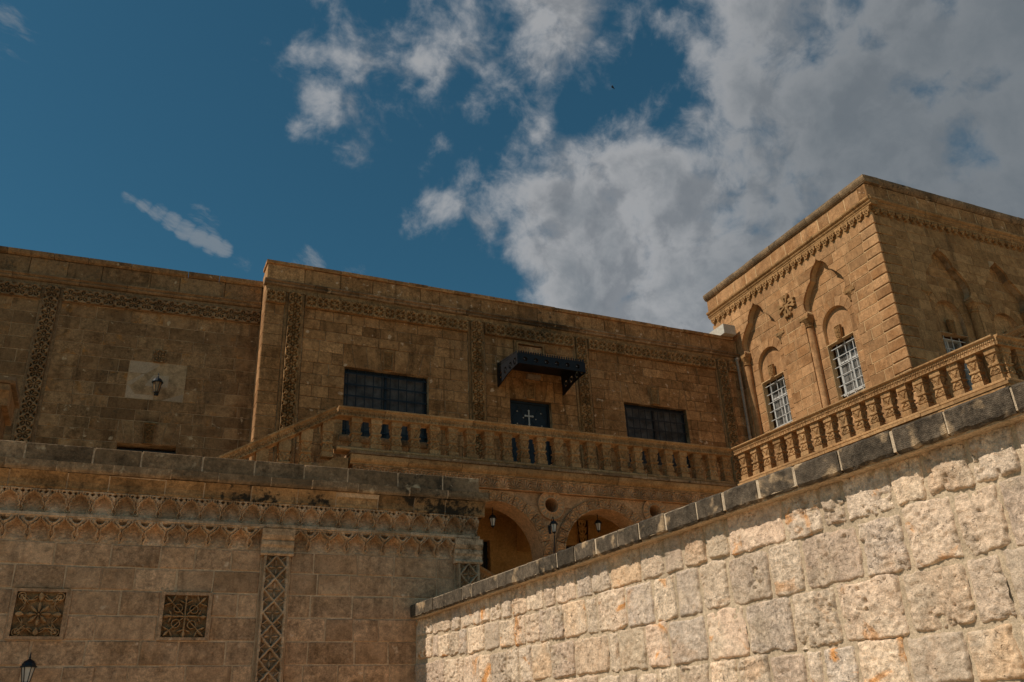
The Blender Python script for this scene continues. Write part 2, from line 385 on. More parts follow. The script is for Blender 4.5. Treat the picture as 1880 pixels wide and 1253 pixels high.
def hf(name, w, h, nx, ny, H, mat, back=.03, smooth=True, bend=None, trap=0.0, worn=0):
    """carved relief tile: H(U,V) = how far the surface stands out"""
    us = np.linspace(-w / 2, w / 2, nx); vs = np.linspace(-h / 2, h / 2, ny)
    U, V = np.meshgrid(us, vs)
    if worn:
        du = .010 * (fbm(U * 18 + 3, V * 18, worn * 7, 3) - .5); dv = .010 * (fbm(U * 18, V * 18 + 5, worn * 7 + 3, 3) - .5)
        Z = H(U + du, V + dv); er = sst(.45, .75, fbm(U * 7 + 1, V * 7, worn * 11, 3)); mx = float(np.max(Z)); ke = .14; Z = Z * (1 - ke) * er + Z * (1 - er) + ke * er * Z.mean() + mx * .10 * (fbm(U * 40, V * 40, worn, 2) - .5)
    else: Z = H(U, V)
    X = U * (1 + trap * V / h); pts = np.stack([X, -Z, V], -1)
    if bend is not None: pts = bend(U, V, Z)
    pts = pts.reshape(-1, 3); f = []
    for j in range(ny - 1):
        for i in range(nx - 1): a = j * nx + i; f.append((a, a + 1, a + nx + 1, a + nx))
    ring = [i for i in range(nx)] + [j * nx + nx - 1 for j in range(1, ny)] + [(ny - 1) * nx + i for i in range(nx - 2, -1, -1)] + [j * nx for j in range(ny - 2, 0, -1)]
    if bend is None:
        sk = [(pts[i][0], back, pts[i][2]) for i in ring]
    else:
        B = bend(U, V, -back + 0 * Z).reshape(-1, 3); sk = [tuple(B[i]) for i in ring]
    k = len(pts); vv = [tuple(p) for p in pts] + sk; n = len(ring)
    for i in range(n): j = (i + 1) % n; f.append((ring[j], ring[i], k + i, k + j))
    me = MESH(name, vv, f, mat)
    nf = (nx - 1) * (ny - 1)
    if smooth: me.polygons.foreach_set('use_smooth', [i < nf for i in range(len(me.polygons))])
    return me

def vnoise(x, y, seed):
    xi = np.floor(x).astype(int); yi = np.floor(y).astype(int); fx = x - xi; fy = y - yi
    def hsh(a, b):
        n_ = (a * 374761393 + b * 668265263 + seed * 974634777) & 0x7fffffff; n_ = ((n_ ^ (n_ >> 13)) * 1274126177) & 0x7fffffff
        return ((n_ ^ (n_ >> 16)) & 0xffff) / 65535.0
    sx = fx * fx * (3 - 2 * fx); sy = fy * fy * (3 - 2 * fy)
    return (hsh(xi, yi) * (1 - sx) + hsh(xi + 1, yi) * sx) * (1 - sy) + (hsh(xi, yi + 1) * (1 - sx) + hsh(xi + 1, yi + 1) * sx) * sy
def fbm(x, y, seed, oct_=4, ridged=False):
    s = 0; a = .5; tot = 0
    for o in range(oct_):
        n_ = vnoise(x * 2 ** o + 13.7 * o, y * 2 ** o + 7.1 * o, seed + o)
        if ridged: n_ = 1 - np.abs(2 * n_ - 1)
        s = s + a * n_; tot += a; a *= .55
    return s / tot
def sst(a, b, x):
    t = np.clip((x - a) / (b - a), 0, 1); return t * t * (3 - 2 * t)
def petal(U, V, ang, r0, r1, hw, soft=.35):
    c, s = math.cos(ang), math.sin(ang); L = U * c + V * s; N = -U * s + V * c
    t = np.clip((L - r0) / (r1 - r0), 0, 1); wd = hw * np.sin(PI * t ** 1.35) ** .7
    return np.where((L > r0) & (L < r1), sst(0, soft, 1 - np.abs(N) / np.maximum(wd, 1e-5)), 0)
def disc(U, V, u, v, r, soft=.3): return sst(0, soft, 1 - np.hypot(U - u, V - v) / r)
def ringf(U, V, u, v, r, hw): return sst(0, .8, 1 - np.abs(np.hypot(U - u, V - v) - r) / hw)
def seg(U, V, a, b, hw):
    ax, ay = a; bx, by = b; dx, dy = bx - ax, by - ay; t = np.clip(((U - ax) * dx + (V - ay) * dy) / (dx * dx + dy * dy), 0, 1)
    return sst(0, .7, 1 - np.hypot(U - ax - t * dx, V - ay - t * dy) / hw)

def split(a, b, step, rnd, var=.25):
    n = max(1, round((b - a) / step)); c = [a + (b - a) * i / n for i in range(n + 1)]
    for i in range(1, n): c[i] += rnd.uniform(-var, var) * step
    return c

def ashlar(fr, par, mat, u0, u1, vlist, holes=(), polys=(), wr=(.4, .75), joint=.012, seed=1, proud=.006, jit=.002, dep=0.0, ch=.007, quoin=None, name='stone_block', back=.05):
    """courses of dressed stone with openings; quoin = 'l' or 'r' side with long/short corner stones"""
    rnd = random.Random(seed); g = joint / 2
    for ci in range(len(vlist) - 1):
        v0, v1 = vlist[ci], vlist[ci + 1]
        cut = sorted((h[0], h[1]) for h in holes if min(v1, h[3]) - max(v0, h[2]) > .4 * (v1 - v0))
        free = []; a = u0
        for h0, h1 in cut:
            if h0 > a + .04: free.append((a, min(h0, u1)))
            a = max(a, h1)
        if u1 > a + .04: free.append((a, u1))
        for f0, f1 in free:
            xs = [f0]; x = f0
            ql = .5 if ci % 2 else .46
            if quoin == 'l' and abs(f0 - u0) < 1e-6: x = f0 + ql; xs.append(x)
            end = f1 - ql if quoin == 'r' and abs(f1 - u1) < 1e-6 else f1
            first = True
            while True:
                s = rnd.uniform(*wr) * (rnd.uniform(.5, 1) if first else 1); first = False
                if x + s > end - wr[0] * .6:
                    break
                x += s; xs.append(x)
            if end - xs[-1] > .01: xs.append(end)
            if end != f1: xs.append(f1)
            for i in range(len(xs) - 1):
                b0, b1 = xs[i] + g, xs[i + 1] - g
                if b1 - b0 < .03: continue
                isq = (quoin == 'l' and i == 0 and abs(f0 - u0) < 1e-6) or (quoin == 'r' and i == len(xs) - 2 and abs(f1 - u1) < 1e-6)
                fp = -.018 if isq else -rnd.uniform(0, proud)
                vq = v0 + g + (.018 if isq else 0); rect = [(b0, vq), (b1, vq), (b1, v1 - g), (b0, v1 - g)]
                hit = [p for p in polys if max(q[0] for q in p) > b0 and min(q[0] for q in p) < b1 and max(q[1] for q in p) > v0 and min(q[1] for q in p) < v1]
                cx, cz = (b0 + b1) / 2, (v0 + v1) / 2
                if hit:
                    loc = [[(p[0] - cx, p[1] - cz) for p in H] for H in hit]
                    me = plate(name, [(x_ - cx, z_ - cz) for x_, z_ in rect], loc, fp, back, mat, biggest=True)
                    if me is None: continue
                else:
                    me = block(name, [(x_ - cx, z_ - cz) for x_, z_ in rect], mat, fp, back, .012 if isq else ch, rnd, jit)
                put(name, me, par, fr.mat(cx, cz, dep))

def courses(keys, h):
    out = [keys[0]]
    for a, b in zip(keys, keys[1:]):
        n = max(1, round((b - a) / h)); out += [a + (b - a) * i / n for i in range(1, n + 1)]
    return out

def mould(fr, par, name, prof, u0, u1, step, mat, seed, gap=.008, dep=0.0, var=.2, jm=None):
    """run of moulded stones along u; prof = [(d,v)]"""
    rnd = random.Random(seed); cs = split(u0, u1, step, rnd, var)
    v0 = sum(p[1] for p in prof) / len(prof)
    if jm: put('mortar_joint', MB().sweep([(d + .008, v0 + (v - v0) * .94 - v0) for d, v in prof], u0 - (u0 + u1) / 2 + .01, u1 - (u0 + u1) / 2 - .01).mesh('mortar_joint', jm), par, fr.mat((u0 + u1) / 2, v0, dep))
    for a, b in zip(cs, cs[1:]):
        m_ = MB().sweep([(d + 0, v - v0) for d, v in prof], -(b - a) / 2 + gap / 2, (b - a) / 2 - gap / 2).mesh(name, mat)
        j = rnd.uniform(-.006, .006)
        put(name, m_, par, fr.mat((a + b) / 2, v0 + rnd.uniform(-.003, .003) + (rnd.uniform(-.004, .008) if 'coping' in name else 0), dep + j) @ Matrix.Rotation(rnd.uniform(-.004, .004), 4, 'Y'))

def lintel(fr, par, mat, u0, u1, v0, v1, n, key=None, dep=0.0, seed=3, name='lintel_stone', spread=.16):
    """flat arch of wedge stones, optional carved keystone in the middle"""
    rnd = random.Random(seed); uc = (u0 + u1) / 2; W = u1 - u0
    bot = [u0 + W * i / n for i in range(n + 1)]
    for i in range(n):
        a, b = bot[i], bot[i + 1]; ta = a + (a - uc) / (W / 2) * spread; tb = b + (b - uc) / (W / 2) * spread
        ta = max(ta, u0 + .006) if i else u0 + .006; tb = min(tb, u1 - .006) if i < n - 1 else u1 - .006
        g = .005; cx, cz = (a + b) / 2, (v0 + v1) / 2
        P = [(a + g - cx, v0 + g - cz), (b - g - cx, v0 + g - cz), (tb - g - cx, v1 - g - cz), (ta + g - cx, v1 - g - cz)]
        if key and i == n // 2 and n % 2:
            put(name, block(name, P, mat, -.004, .05, .007, rnd, .001), par, fr.mat(cx, cz, dep))
            put('keystone_carving', random.choice(key), par, fr.mat(cx, cz - .02, dep - .005))
        else: put(name, block(name, P, mat, -rnd.uniform(0, .006), .05, .007, rnd, .002), par, fr.mat(cx, cz, dep))

# ------------------------------------------------------------------ carved patterns
def H_ros(w, h, n=5, ph=PI / 2, d=.09):
    def H(U, V):
        k = 0 * U
        for i in range(n):
            a = ph + 2 * PI * i / n
            k = np.maximum(k, petal(U, V, a, .016, .132, .046, .25) - .85 * petal(U, V, a, .03, .105, .021, .4))
        for sx in (-1, 1):
            for sy in (-1, 1): k = np.maximum(k, disc(U, V, sx * w / 2, sy * h / 2, .05))
        Z = d * (1 - .93 * np.clip(k, 0, 1))
        return np.where(np.abs(V) > h / 2 - .010, np.maximum(Z, d * .75), Z) if w < h else np.where(np.abs(U) > w / 2 - .010, np.maximum(Z, d * .75), Z)
    return H
def H_curl(w, h, d=.09):
    def H(U, V):
        k = 0 * U
        for i in range(4): k = np.maximum(k, petal(U, V, PI / 4 + PI / 2 * i, .018, .13, .036, .25))
        for i in range(4):
            a = PI / 2 * i; k = np.maximum(k, disc(U, V, .085 * math.cos(a), .085 * math.sin(a), .022)); k = np.maximum(k, .7 * ringf(U, V, .118 * math.cos(a), .118 * math.sin(a), .028, .009))
        for sx in (-1, 1):
            for sy in (-1, 1): k = np.maximum(k, disc(U, V, sx * w / 2, sy * h / 2, .03))
        Z = d * (1 - .92 * k)
        return np.where(np.abs(V) > h / 2 - .010, np.maximum(Z, d * .85), Z)
    return H
def H_fan(w, h, d=.05, n=7):
    def H(U, V):
        r = np.hypot(U, V + h / 2); th = np.arctan2(U, V + h / 2)
        leaf = .5 + .5 * np.cos(th * n * 2.2)
        inside = sst(0, .15, 1 - r / (h * .92 - .25 * np.abs(U)))
        Z = d * inside * (.25 + .75 * sst(.25, .75, leaf)) * sst(.0, .05, r)
        r2 = np.hypot(np.abs(U) - w / 2, V - h / 2)
        Z = np.maximum(Z, d * .8 * sst(0, .4, 1 - r2 / (w * .26)) * (.4 + .6 * sst(.3, .7, .5 + .5 * np.cos(r2 * 240))))
        Z = np.maximum(Z, d * sst(0, .6, 1 - np.abs(r - h * .84) / .012))
        return np.where(np.abs(V) > h / 2 - .010, d, Z)
    return H
def H_xstar(w, h, d=.075):
    def H(U, V):
        Z = 0 * U
        for s in (-1, 1):
            Z = np.maximum(Z, d * seg(U, V, (-w * .5, s * h * .0 - h * .5 * s), (0, 0 + 0), .0) if False else Z)
        a, b = w * .40, h * .5
        for p, q in (((-a, 0), (0, b)), ((a, 0), (0, b)), ((-a, 0), (0, -b)), ((a, 0), (0, -b))): Z = np.maximum(Z, d * seg(U, V, p, q, .022))
        for p, q in (((-a, 0), (-a, .001)), ): Z = Z
        for i in range(4): Z = np.maximum(Z, .8 * d * petal(U, V, PI / 2 * i, .004, .088, .022, .9))
        for sx in (-1, 1):
            for sy in (-1, 1): Z = np.maximum(Z, .7 * d * seg(U, V, (sx * a, sy * b), (sx * a * .45, sy * b * .62), .012))
        return np.where(np.abs(U) > w / 2 - .028, d, Z)
    return H
def prof_interp(tab): 
    xs = [t[0] for t in tab]; ys = [t[1] for t in tab]
    return lambda x: np.interp(x, xs, ys)
def H_niche(w, h, row):
    if row == 1: hw = prof_interp([(0, .5), (.06, .47), (.15, .40), (.21, .355), (.25, .355), (.31, .41), (.43, .41), (.49, .36), (.52, .325), (.59, .345), (.66, .31), (.69, .23), (.77, .22), (.81, .14), (.85, .06), (.87, 0), (1, 0)])
    else: hw = prof_interp([(0, .5), (.08, .47), (.25, .36), (.38, .34), (.46, .40), (.56, .40), (.64, .33), (.68, .22), (.74, .20), (.80, .10), (.90, .0), (1, 0)])
    def H(U, V):
        t = V / h + .5; e = hw(t) * w; au = np.abs(U)
        out = sst(-.004, .006, au - e)
        p = .082 + .085 * sst(0, .85, t)
        rim = np.exp(-((au - e - .010) / .007) ** 2) * .016
        gro = np.exp(-((au - e - .026) / .006) ** 2) * .024
        Z = out * (p + rim - gro) + (1 - out) * (.030 + .042 * (1 - sst(.0, .8, t)) + .012 * np.cos(np.clip(U / np.maximum(e, .01), -1, 1) * PI / 2) * (1 - t))
        if row == 1:
            k = sst(0, .3, 1 - (np.abs(au - w / 2) / .026 + np.abs(t - .90) / .09)); k = np.maximum(k, sst(0, .3, 1 - (np.abs(au - w / 2 + .058) / .02 + np.abs(t - .91) / .07)))
            Z = Z - .09 * k
        else:
            r = np.hypot(au - w / 2, (t - 1) * h + .01); k = sst(0, .2, 1 - r / .045); Z = Z - .10 * k * (t < .955) + .012 * np.exp(-((r - .056) / .008) ** 2)
        return np.where(t > .965, np.maximum(Z, p + .004), Z)
    return H
def H_key(w, h, d=.05):
    def H(U, V):
        Z = np.where((np.abs(U) > w / 2 - .018) | (np.abs(V) > h / 2 - .018), d, 0.0)
        for v in (-.25, 0.02, .28):
            Z = np.maximum(Z, d * ringf(U, V, 0, v * h, w * .23, .013))
            for s in (-1, 1): Z = np.maximum(Z, d * petal(U, V - v * h, PI / 2 + s * .9, 0, w * .42, .016, .9))
        return np.maximum(Z, d * .8 * seg(U, V, (0, -h * .4), (0, h * .4), .008))
    return H
M['lefc'] = stone('carved_brown_limestone', (.27, .165, .085), (.33, .205, .105), (.22, .13, .065), mott=(.55, 1.28), crust=(.09, .065, .04), cthr=(.54, .68))
KEY_C = [hf('keystone_carving', .21, .44, 22, 40, H_key(.21, .44), 'cenc', trap=.2, worn=i_ + 1) for i_ in range(4)]
KEY_T = [hf('keystone_carving', .17, .36, 18, 34, H_key(.17, .36), 'towc', trap=.25, worn=i_ + 1) for i_ in range(4)]
ROS_L = [hf('rosette', .25, .30, 40, 44, H_ros(.25, .30), 'lefc', worn=i_ + 1) for i_ in range(4)]
ROS_V = [hf('rosette', .28, .25, 36, 34, H_ros(.28, .25, 5, PI / 2), 'lefc', worn=i_ + 1) for i_ in range(4)]
CUR_H = [hf('rosette', .26, .30, 36, 38, H_curl(.26, .30), 'cenc', worn=i_ + 1) for i_ in range(4)]
CUR_V = [hf('rosette', .28, .26, 36, 36, H_ros(.28, .26, 6, PI / 2), 'cenc', worn=i_ + 1) for i_ in range(4)]

def band_h(fr, par, me, u0, u1, vc, pitch, backv, mat, name='frieze', d=.02, skip=()):
    """horizontal frieze: a sunk bed with one carved tile after the other as sub-parts"""
    uc = (u0 + u1) / 2
    b = put(name, MB().box(-(u1 - u0) / 2, (u1 - u0) / 2, d, .06, -backv / 2, backv / 2).mesh(name, mat), par, fr.mat(uc, vc))
    n = int(round((u1 - u0) / pitch)); p = (u1 - u0) / n
    for i in range(n):
        u = u0 + p * (i + .5); o = put('rosette', random.choice(me), b, fr.mat(u, vc + random.uniform(-.003, .003), random.uniform(-.004, .006)) @ Matrix.Diagonal((p / pitch, 1, 1, 1)))
def band_v(fr, par, me, uc, v0, v1, pitch, wid, mat, name='carved_band', d=.02):
    b = put(name, MB().box(-wid / 2, wid / 2, d, .06, v0 - (v0 + v1) / 2, v1 - (v0 + v1) / 2).mesh(name, mat), par, fr.mat(uc, (v0 + v1) / 2))
    n = int(round((v1 - v0) / pitch)); p = (v1 - v0) / n
    for i in range(n): put('rosette', random.choice(me), b, fr.mat(uc + random.uniform(-.003, .003), v1 - p * (i + .5), random.uniform(-.004, .006)) @ Matrix.Diagonal((1, 1, p / pitch, 1)))
    for s in (-1, 1):
        me2 = MB().sweep([(.03, -(v1 - v0) / 2), (-.012, -(v1 - v0) / 2), (-.012, (v1 - v0) / 2), (.03, (v1 - v0) / 2)], -.026, .026).mesh('fillet', mat)
        put('fillet', me2, b, fr.mat(uc + s * (wid / 2 - .03), (v0 + v1) / 2))

def grille_window(fr, par, u0, u1, v0, v1, dep, nb, nh, mull=True, lab=None):
    """black iron window: frame, mullion, bars, curtained pane"""
    uc, vc = (u0 + u1) / 2, (v0 + v1) / 2; W, Hh = u1 - u0, v1 - v0
    fm = MB(); t = .05
    for x in (-W / 2 + t / 2, W / 2 - t / 2) + ((0,) if mull else ()): fm.box(x - t / 2, x + t / 2, -.03, .03, -Hh / 2, Hh / 2)
    cols = [(-W / 2 + t, -t / 2), (t / 2, W / 2 - t)] if mull else [(-W / 2 + t, W / 2 - t)]
    for a, b in cols:
        for z in (-Hh / 2 + t / 2, Hh / 2 - t / 2): fm.box(a, b, -.03, .03, z - t / 2, z + t / 2)
    win = put('window', fm.mesh('window', 'iron'), par, fr.mat(uc, vc, dep))
    for a, b in cols:
        put('pane', MB().box(a, b, .012, .02, -Hh / 2 + t, Hh / 2 - t).mesh('pane', 'pane'), win, fr.mat(uc, vc, dep))
    vb = MB().tube((0, 0, -Hh / 2), (0, 0, Hh / 2 - .01), .011, 6).mesh('bar', 'iron'); hb = MB().box(-W / 2 + .01, W / 2 - .01, -.006, .006, -.014, .014).mesh('bar', 'iron')
    for i in range(nb):
        x = -W / 2 + W * (i + .5) / nb
        if abs(x) > .03 or not mull: put('bar', vb, win, fr.mat(uc + x, vc, dep - .07))
    for j in range(nh): put('bar', hb, win, fr.mat(uc, v0 + Hh * (j + .6) / nh, dep - .088))
    return win

random.seed(5)
# ------------------------------------------------------------------ ground and floors
def struct(name, v, f, mat, loc=(0, 0, 0)):
    o = put(name, MESH(name, v, f, mat), None, Matrix.Translation(loc)); o['kind'] = 'structure'; return o
def slab(name, x0, x1, y0, y1, z0, z1, mat):
    mb = MB().box(x0, x1, y0, y1, z0, z1); return struct(name, mb.v, mb.f, mat)
S_ = 900
struct('ground', [(-S_, -S_, GZ), (S_, -S_, GZ), (S_, S_, GZ), (-S_, S_, GZ)], [(0, 1, 2, 3)], 'pave')
slab('terrace_floor', -14, 4.05, 11.12, 17.0, GZ + .01, 2.2, 'pave')
slab('courtyard_floor', 4.1, 13.2, 11.12, 17.0, GZ + .01, 1.55, 'pave')

# ------------------------------------------------------------------ left wing
lw = root('palace_wing', 'brown stone wing on the left with rosette frieze and a lantern on a pale patch', 'building', (-2, 19, GZ))
U0, U1 = -8.6, -.012
pu = -4.17
lholes = [(-2.51, -1.40, 6.81, 7.64), (-2.08, -1.84, 7.64, 7.92), (pu - .2, pu + .2, 5.0, 8.77), (-2.55, -1.38, 5.86, 6.335), (-2.52, -1.41, 5.0, 5.86)]
ashlar(LEF, lw, 'lef', U0, U1, [5.0, 5.3, 5.58, 5.86, 6.0975, 6.335, 6.5725, 6.81, 7.0867, 7.3633, 7.64, 7.92, 8.2, 8.485, 8.77], lholes, wr=(.34, .8), joint=.010, seed=11, proud=.008, jit=.003)
R4 = lambda a, b, c, d: [(a, c), (b, c), (b, d), (a, d)]
put('mortar_bed', plate('mortar_bed', R4(U0, U1 + .01, -.0 + GZ, 9.7), [R4(-2.52, -1.41, 5.0, 5.86)], .004, .5, 'lefm'), lw, LEF.mat())
put('body', MB().box(U0, U1 + .005, .52, 5, GZ, 9.75).mesh('body', 'lef'), lw, LEF.mat())
band_h(LEF, lw, ROS_L, U0, pu - .21, 8.93, .25, .32, 'lefc'); band_h(LEF, lw, ROS_L, pu + .21, U1, 8.93, .25, .32, 'lefc')
band_v(LEF, lw, ROS_V, pu, 5.0, 9.09, .256, .40, 'lefc')
mould(LEF, lw, 'plain_band', [(.05, 9.09), (-.03, 9.095), (-.03, 9.175), (.05, 9.18)], U0, U1, 1.1, 'lefc', 1)
mould(LEF, lw, 'cornice_stone', [(.05, 9.18), (-.06, 9.18), (-.09, 9.20), (-.10, 9.225), (-.085, 9.245), (-.10, 9.26), (-.13, 9.275), (-.13, 9.30), (-.06, 9.315), (.05, 9.315)], U0, U1, 1.0, 'lefc', 2)
rr = random.Random(7); cs = split(U0, U1, .8, rr)
for a, b in zip(cs, cs[1:]): put('parapet_stone', block('parapet_stone', R4(-(b - a) / 2 + .005, (b - a) / 2 - .005, -.195, .195), 'lef', -.045, .3, .01, rr, .003), lw, LEF.mat((a + b) / 2, 9.515))
mould(LEF, lw, 'coping_stone', [(.35, 9.712), (-.06, 9.712), (-.10, 9.74), (-.115, 9.78), (-.115, 9.83), (.35, 9.84)], U0, U1, .9, 'lef', 3)
# pale blocked-up window
rr = random.Random(3)
for r_, (va, vb) in enumerate(((6.81, 7.10), (7.10, 7.37), (7.37, 7.64))):
    xs = {0: [-2.51, -1.97, -1.40], 1: [-2.51, -2.2, -1.72, -1.40], 2: [-2.51, -1.93, -1.40]}[r_]
    for a, b in zip(xs, xs[1:]): put('repair_block', block('repair_block', R4(-(b - a) / 2 + .004, (b - a) / 2 - .004, -(vb - va) / 2 + .004, (vb - va) / 2 - .004), 'patch', .004, .05, .005, rr, .002), lw, LEF.mat((a + b) / 2, (va + vb) / 2))
KEY_S = hf('keystone_carving', .235, .27, 26, 28, H_ros(.235, .27, 8, 0, .05), 'lefc')
put('keystone_carving', KEY_S, lw, LEF.mat(-1.96, 7.78, .0))
lintel(LEF, lw, 'lef', -2.55, -1.38, 5.86, 6.335, 7, KEY_C, seed=4)
grille_window(LEF, lw, -2.52, -1.41, 4.8, 5.80, .24, 6, 4)

# ------------------------------------------------------------------ central block
cb = root('palace_block', 'central golden stone block with dark grilled windows, carved bands and a black door', 'building', (8.5, 20, GZ))
C0, C1 = 2.26, 15.04
pil = [2.9, 7.22, 10.07, 14.42]
w1 = (4.08, 6.02, 6.22, 7.82); w2 = (11.20, 13.06, 6.22, 7.82); dr = (8.05, 9.13, 5.2, 7.553)
chol = [(p - .22, p + .22, 5.0, 9.1) for p in pil] + [w1, w2, dr, (w1[0] - .05, w1[1] + .05, 7.82, 8.37), (w2[0] - .05, w2[1] + .05, 7.82, 8.37), (dr[0] - .1, dr[1] + .1, 7.553, 8.095), (8.2, 9.06, 8.6, 9.1)]
vc = [5.2, 5.455, 5.71, 5.965, 6.22] + [6.22 + 1.6 * i / 6 for i in range(1, 7)] + [8.095, 8.37, 8.613, 8.857, 9.10]
ashlar(CEN, cb, 'cen', C0, C1, vc, chol, wr=(.3, .62), joint=.012, seed=21, proud=.012, jit=.003)
ub = [CEN.pix(860 + x / 5.222, 880 + y / 5.222) for x, y in ((92, 580), (205, 580), (915, 628), (1110, 628))]
lwn = (ub[0][0] - .55, ub[1][0], 2.5, ub[0][1]); ldr = (ub[2][0] - .1, ub[2][0] + 1.25, 1.6, ub[2][1])
put('mortar_bed', plate('mortar_bed', R4(C0 + .004, C1 + .01, 4.9, 10.0), [R4(*w1), R4(*w2), R4(dr[0], dr[1], 5.2, 7.553)], .006, .42, 'cenm'), cb, CEN.mat())
put('lower_wall', plate('lower_wall', R4(C0 + .3, C1 + 3, GZ, 4.895), [R4(*lwn), R4(*ldr)], .0, .42, 'int'), cb, CEN.mat())
put('body', MB().box(C0 + .02, C1 + .3, .43, 6, GZ, 9.98).mesh('body', 'cen'), cb, CEN.mat())
for p in pil: band_v(CEN, cb, CUR_V, p, 5.2, 9.42, .262, .42, 'cenc')
ed = [C0] + [x for p in pil for x in (p - .22, p + .22)] + [C1]
for a, b in zip(ed[::2], ed[1::2]): band_h(CEN, cb, CUR_H, a + .005, b - .005, 9.26, .26, .32, 'cenc')
mould(CEN, cb, 'plain_band', [(.05, 9.42), (-.03, 9.424), (-.03, 9.535), (.05, 9.54)], C0, C1, 1.1, 'cenc', 5)
mould(CEN, cb, 'cornice_stone', [(.05, 9.54), (-.05, 9.54), (-.085, 9.55), (-.10, 9.575), (-.085, 9.60), (-.105, 9.61), (-.14, 9.625), (-.14, 9.65), (-.06, 9.665), (.05, 9.665)], C0 - .06, C1, 1.0, 'tcop', 6)
rr = random.Random(9); cs = split(C0 - .02, C1, .85, rr)
for a, b in zip(cs, cs[1:]): put('parapet_stone', block('parapet_stone', R4(-(b - a) / 2 + .004, (b - a) / 2 - .004, -.198, .198), 'cen', -.045, .4, .01, rr, .003), cb, CEN.mat((a + b) / 2, 9.865))
mould(CEN, cb, 'coping_stone', [(.42, 10.066), (-.075, 10.066), (-.09, 10.08), (-.09, 10.145), (.42, 10.15)], C0 - .05, C1 - .1, .55, 'cen', 7, gap=.012)
put('mortar_joint', MB().box(C0 - .03, C1 - .12, -.08, .41, 10.07, 10.142).mesh('mortar_joint', 'towm'), cb, CEN.mat())
# sunlit return at the left end of the block
RET = Fr(C0, 18.2, 0, -1)
rr = random.Random(2)
vz = vc + [9.42, 9.665, 10.06]
for a, b in zip(vz, vz[1:]): put('return_stone', block('return_stone', R4(-.325, .325, -(b - a) / 2 + .004, (b - a) / 2 - .004), 'tow', 0, .1, .006, rr, .002), cb, RET.mat(.365, (a + b) / 2, -.004))
put('roof_kerb', MB().box(-.2, .2, -.25, 2.4, -.14, .14).mesh('roof_kerb', 'plaster'), cb, CEN.mat(14.72, 10.30))
grille_window(CEN, cb, *w1, .16, 10, 6); grille_window(CEN, cb, *w2, .16, 10, 6)
for wn in (w1, w2):
    lintel(CEN, cb, 'cen', wn[0] - .05, wn[1] + .05, 7.82, 8.37, 7, KEY_C, seed=int(wn[0] * 7))
    put('window_sill', MB().sweep([(.2, -.06), (-.05, -.06), (-.10, -.02), (-.12, .02), (-.12, .05), (.2, .06)], -(wn[1] - wn[0]) / 2 - .08, (wn[1] - wn[0]) / 2 + .08).mesh('window_sill', 'tcop'), cb, CEN.mat((wn[0] + wn[1]) / 2, 6.15))
lintel(CEN, cb, 'cen', dr[0] - .1, dr[1] + .1, 7.553, 8.095, 5, KEY_C, seed=8)
# inscription niche over the door
ins = put('inscription_panel', plate('inscription_panel', R4(-.42, .42, -.23, .23), [R4(-.33, .33, -.20, .14)], -.05, .05, 'cenc'), cb, CEN.mat(8.63, 8.84))
put('moulding', plate('moulding', R4(-.37, .37, -.22, .18), [R4(-.335, .335, -.205, .145)], -.075, -.051, 'cenc'), ins, CEN.mat(8.63, 8.84))
FAN_S = hf('carved_leaf', .11, .16, 18, 22, H_fan(.11, .16, .02, 4), 'arc')
for i in range(6): put('carved_leaf', FAN_S, ins, CEN.mat(8.63 - .275 + .11 * i, 8.88, .0))
# black door with studs and a white cross
duc = (dr[0] + dr[1]) / 2
dm = MB(); dm.box(-.53, -.003, -.02, .03, -1.17, 1.16); dm.box(.003, .53, -.02, .03, -1.17, 1.16)
door = put('door', dm.mesh('door', 'iron'), cb, CEN.mat(duc, 6.375, .16))
fr_ = MB().box(-.54, -.49, -.05, .05, -1.17, 1.17).box(.49, .54, -.05, .05, -1.17, 1.17).box(-.49, .49, -.05, .05, 1.12, 1.17)
put('door_frame', fr_.mesh('door_frame', 'iron'), door, CEN.mat(duc, 6.375, .16))
dia = MB()
for s in (-1, 1):
    for z in (-.9, -.1, .7):
        for k in (-1, 1): dia.tube((s * .27 - .2, -.025, z), (s * .27, -.025, z + .35 * k), .008, 5); dia.tube((s * .27 + .2, -.025, z), (s * .27, -.025, z + .35 * k), .008, 5)
put('lattice', dia.mesh('lattice', 'iron'), door, CEN.mat(duc, 6.375, .16))
stud = MB().lathe([(.019, 0), (.016, .012), (.006, .02)], 8).mesh('stud', 'silver')
ROTF = Matrix.Rotation(PI / 2, 4, 'X')
for (x, y) in ((958, 739.5), (983, 741.5), (949.5, 755), (993, 760), (961, 767), (984, 770.5), (950, 777.5), (995, 783), (950.5, 781), (1010, 780)):
    u, v = CEN.pix(x, y, .13); put('stud', stud, door, CEN.mat(u, v, .14) @ ROTF)
cr = MB(); cr.box(-.022, .022, -.008, .008, -.21, .19); cr.box(-.11, -.022, -.008, .008, .02, .064); cr.box(.022, .11, -.008, .008, .02, .064)
for (x, z) in ((0, .21), (0, -.23), (-.13, .042), (.13, .042)):
    for k in range(3):
        a = k * 2.1 + (0 if x == 0 else .8); cr.lathe([(.02, -.008), (.02, .008)], 8, (x + .022 * math.cos(a), 0, z + .022 * math.sin(a))) if False else cr.box(x - .03 + .006 * k, x + .03 - .006 * k, -.008 - .001 * k, .008, z - .018 - .007 * k, z + .018 + .007 * k)
u, v = CEN.pix(971, 767, .13); put('door_cross', cr.mesh('door_cross', 'silver'), door, CEN.mat(u, v, .125) @ Matrix.Diagonal((.74, 1, .78, 1)))
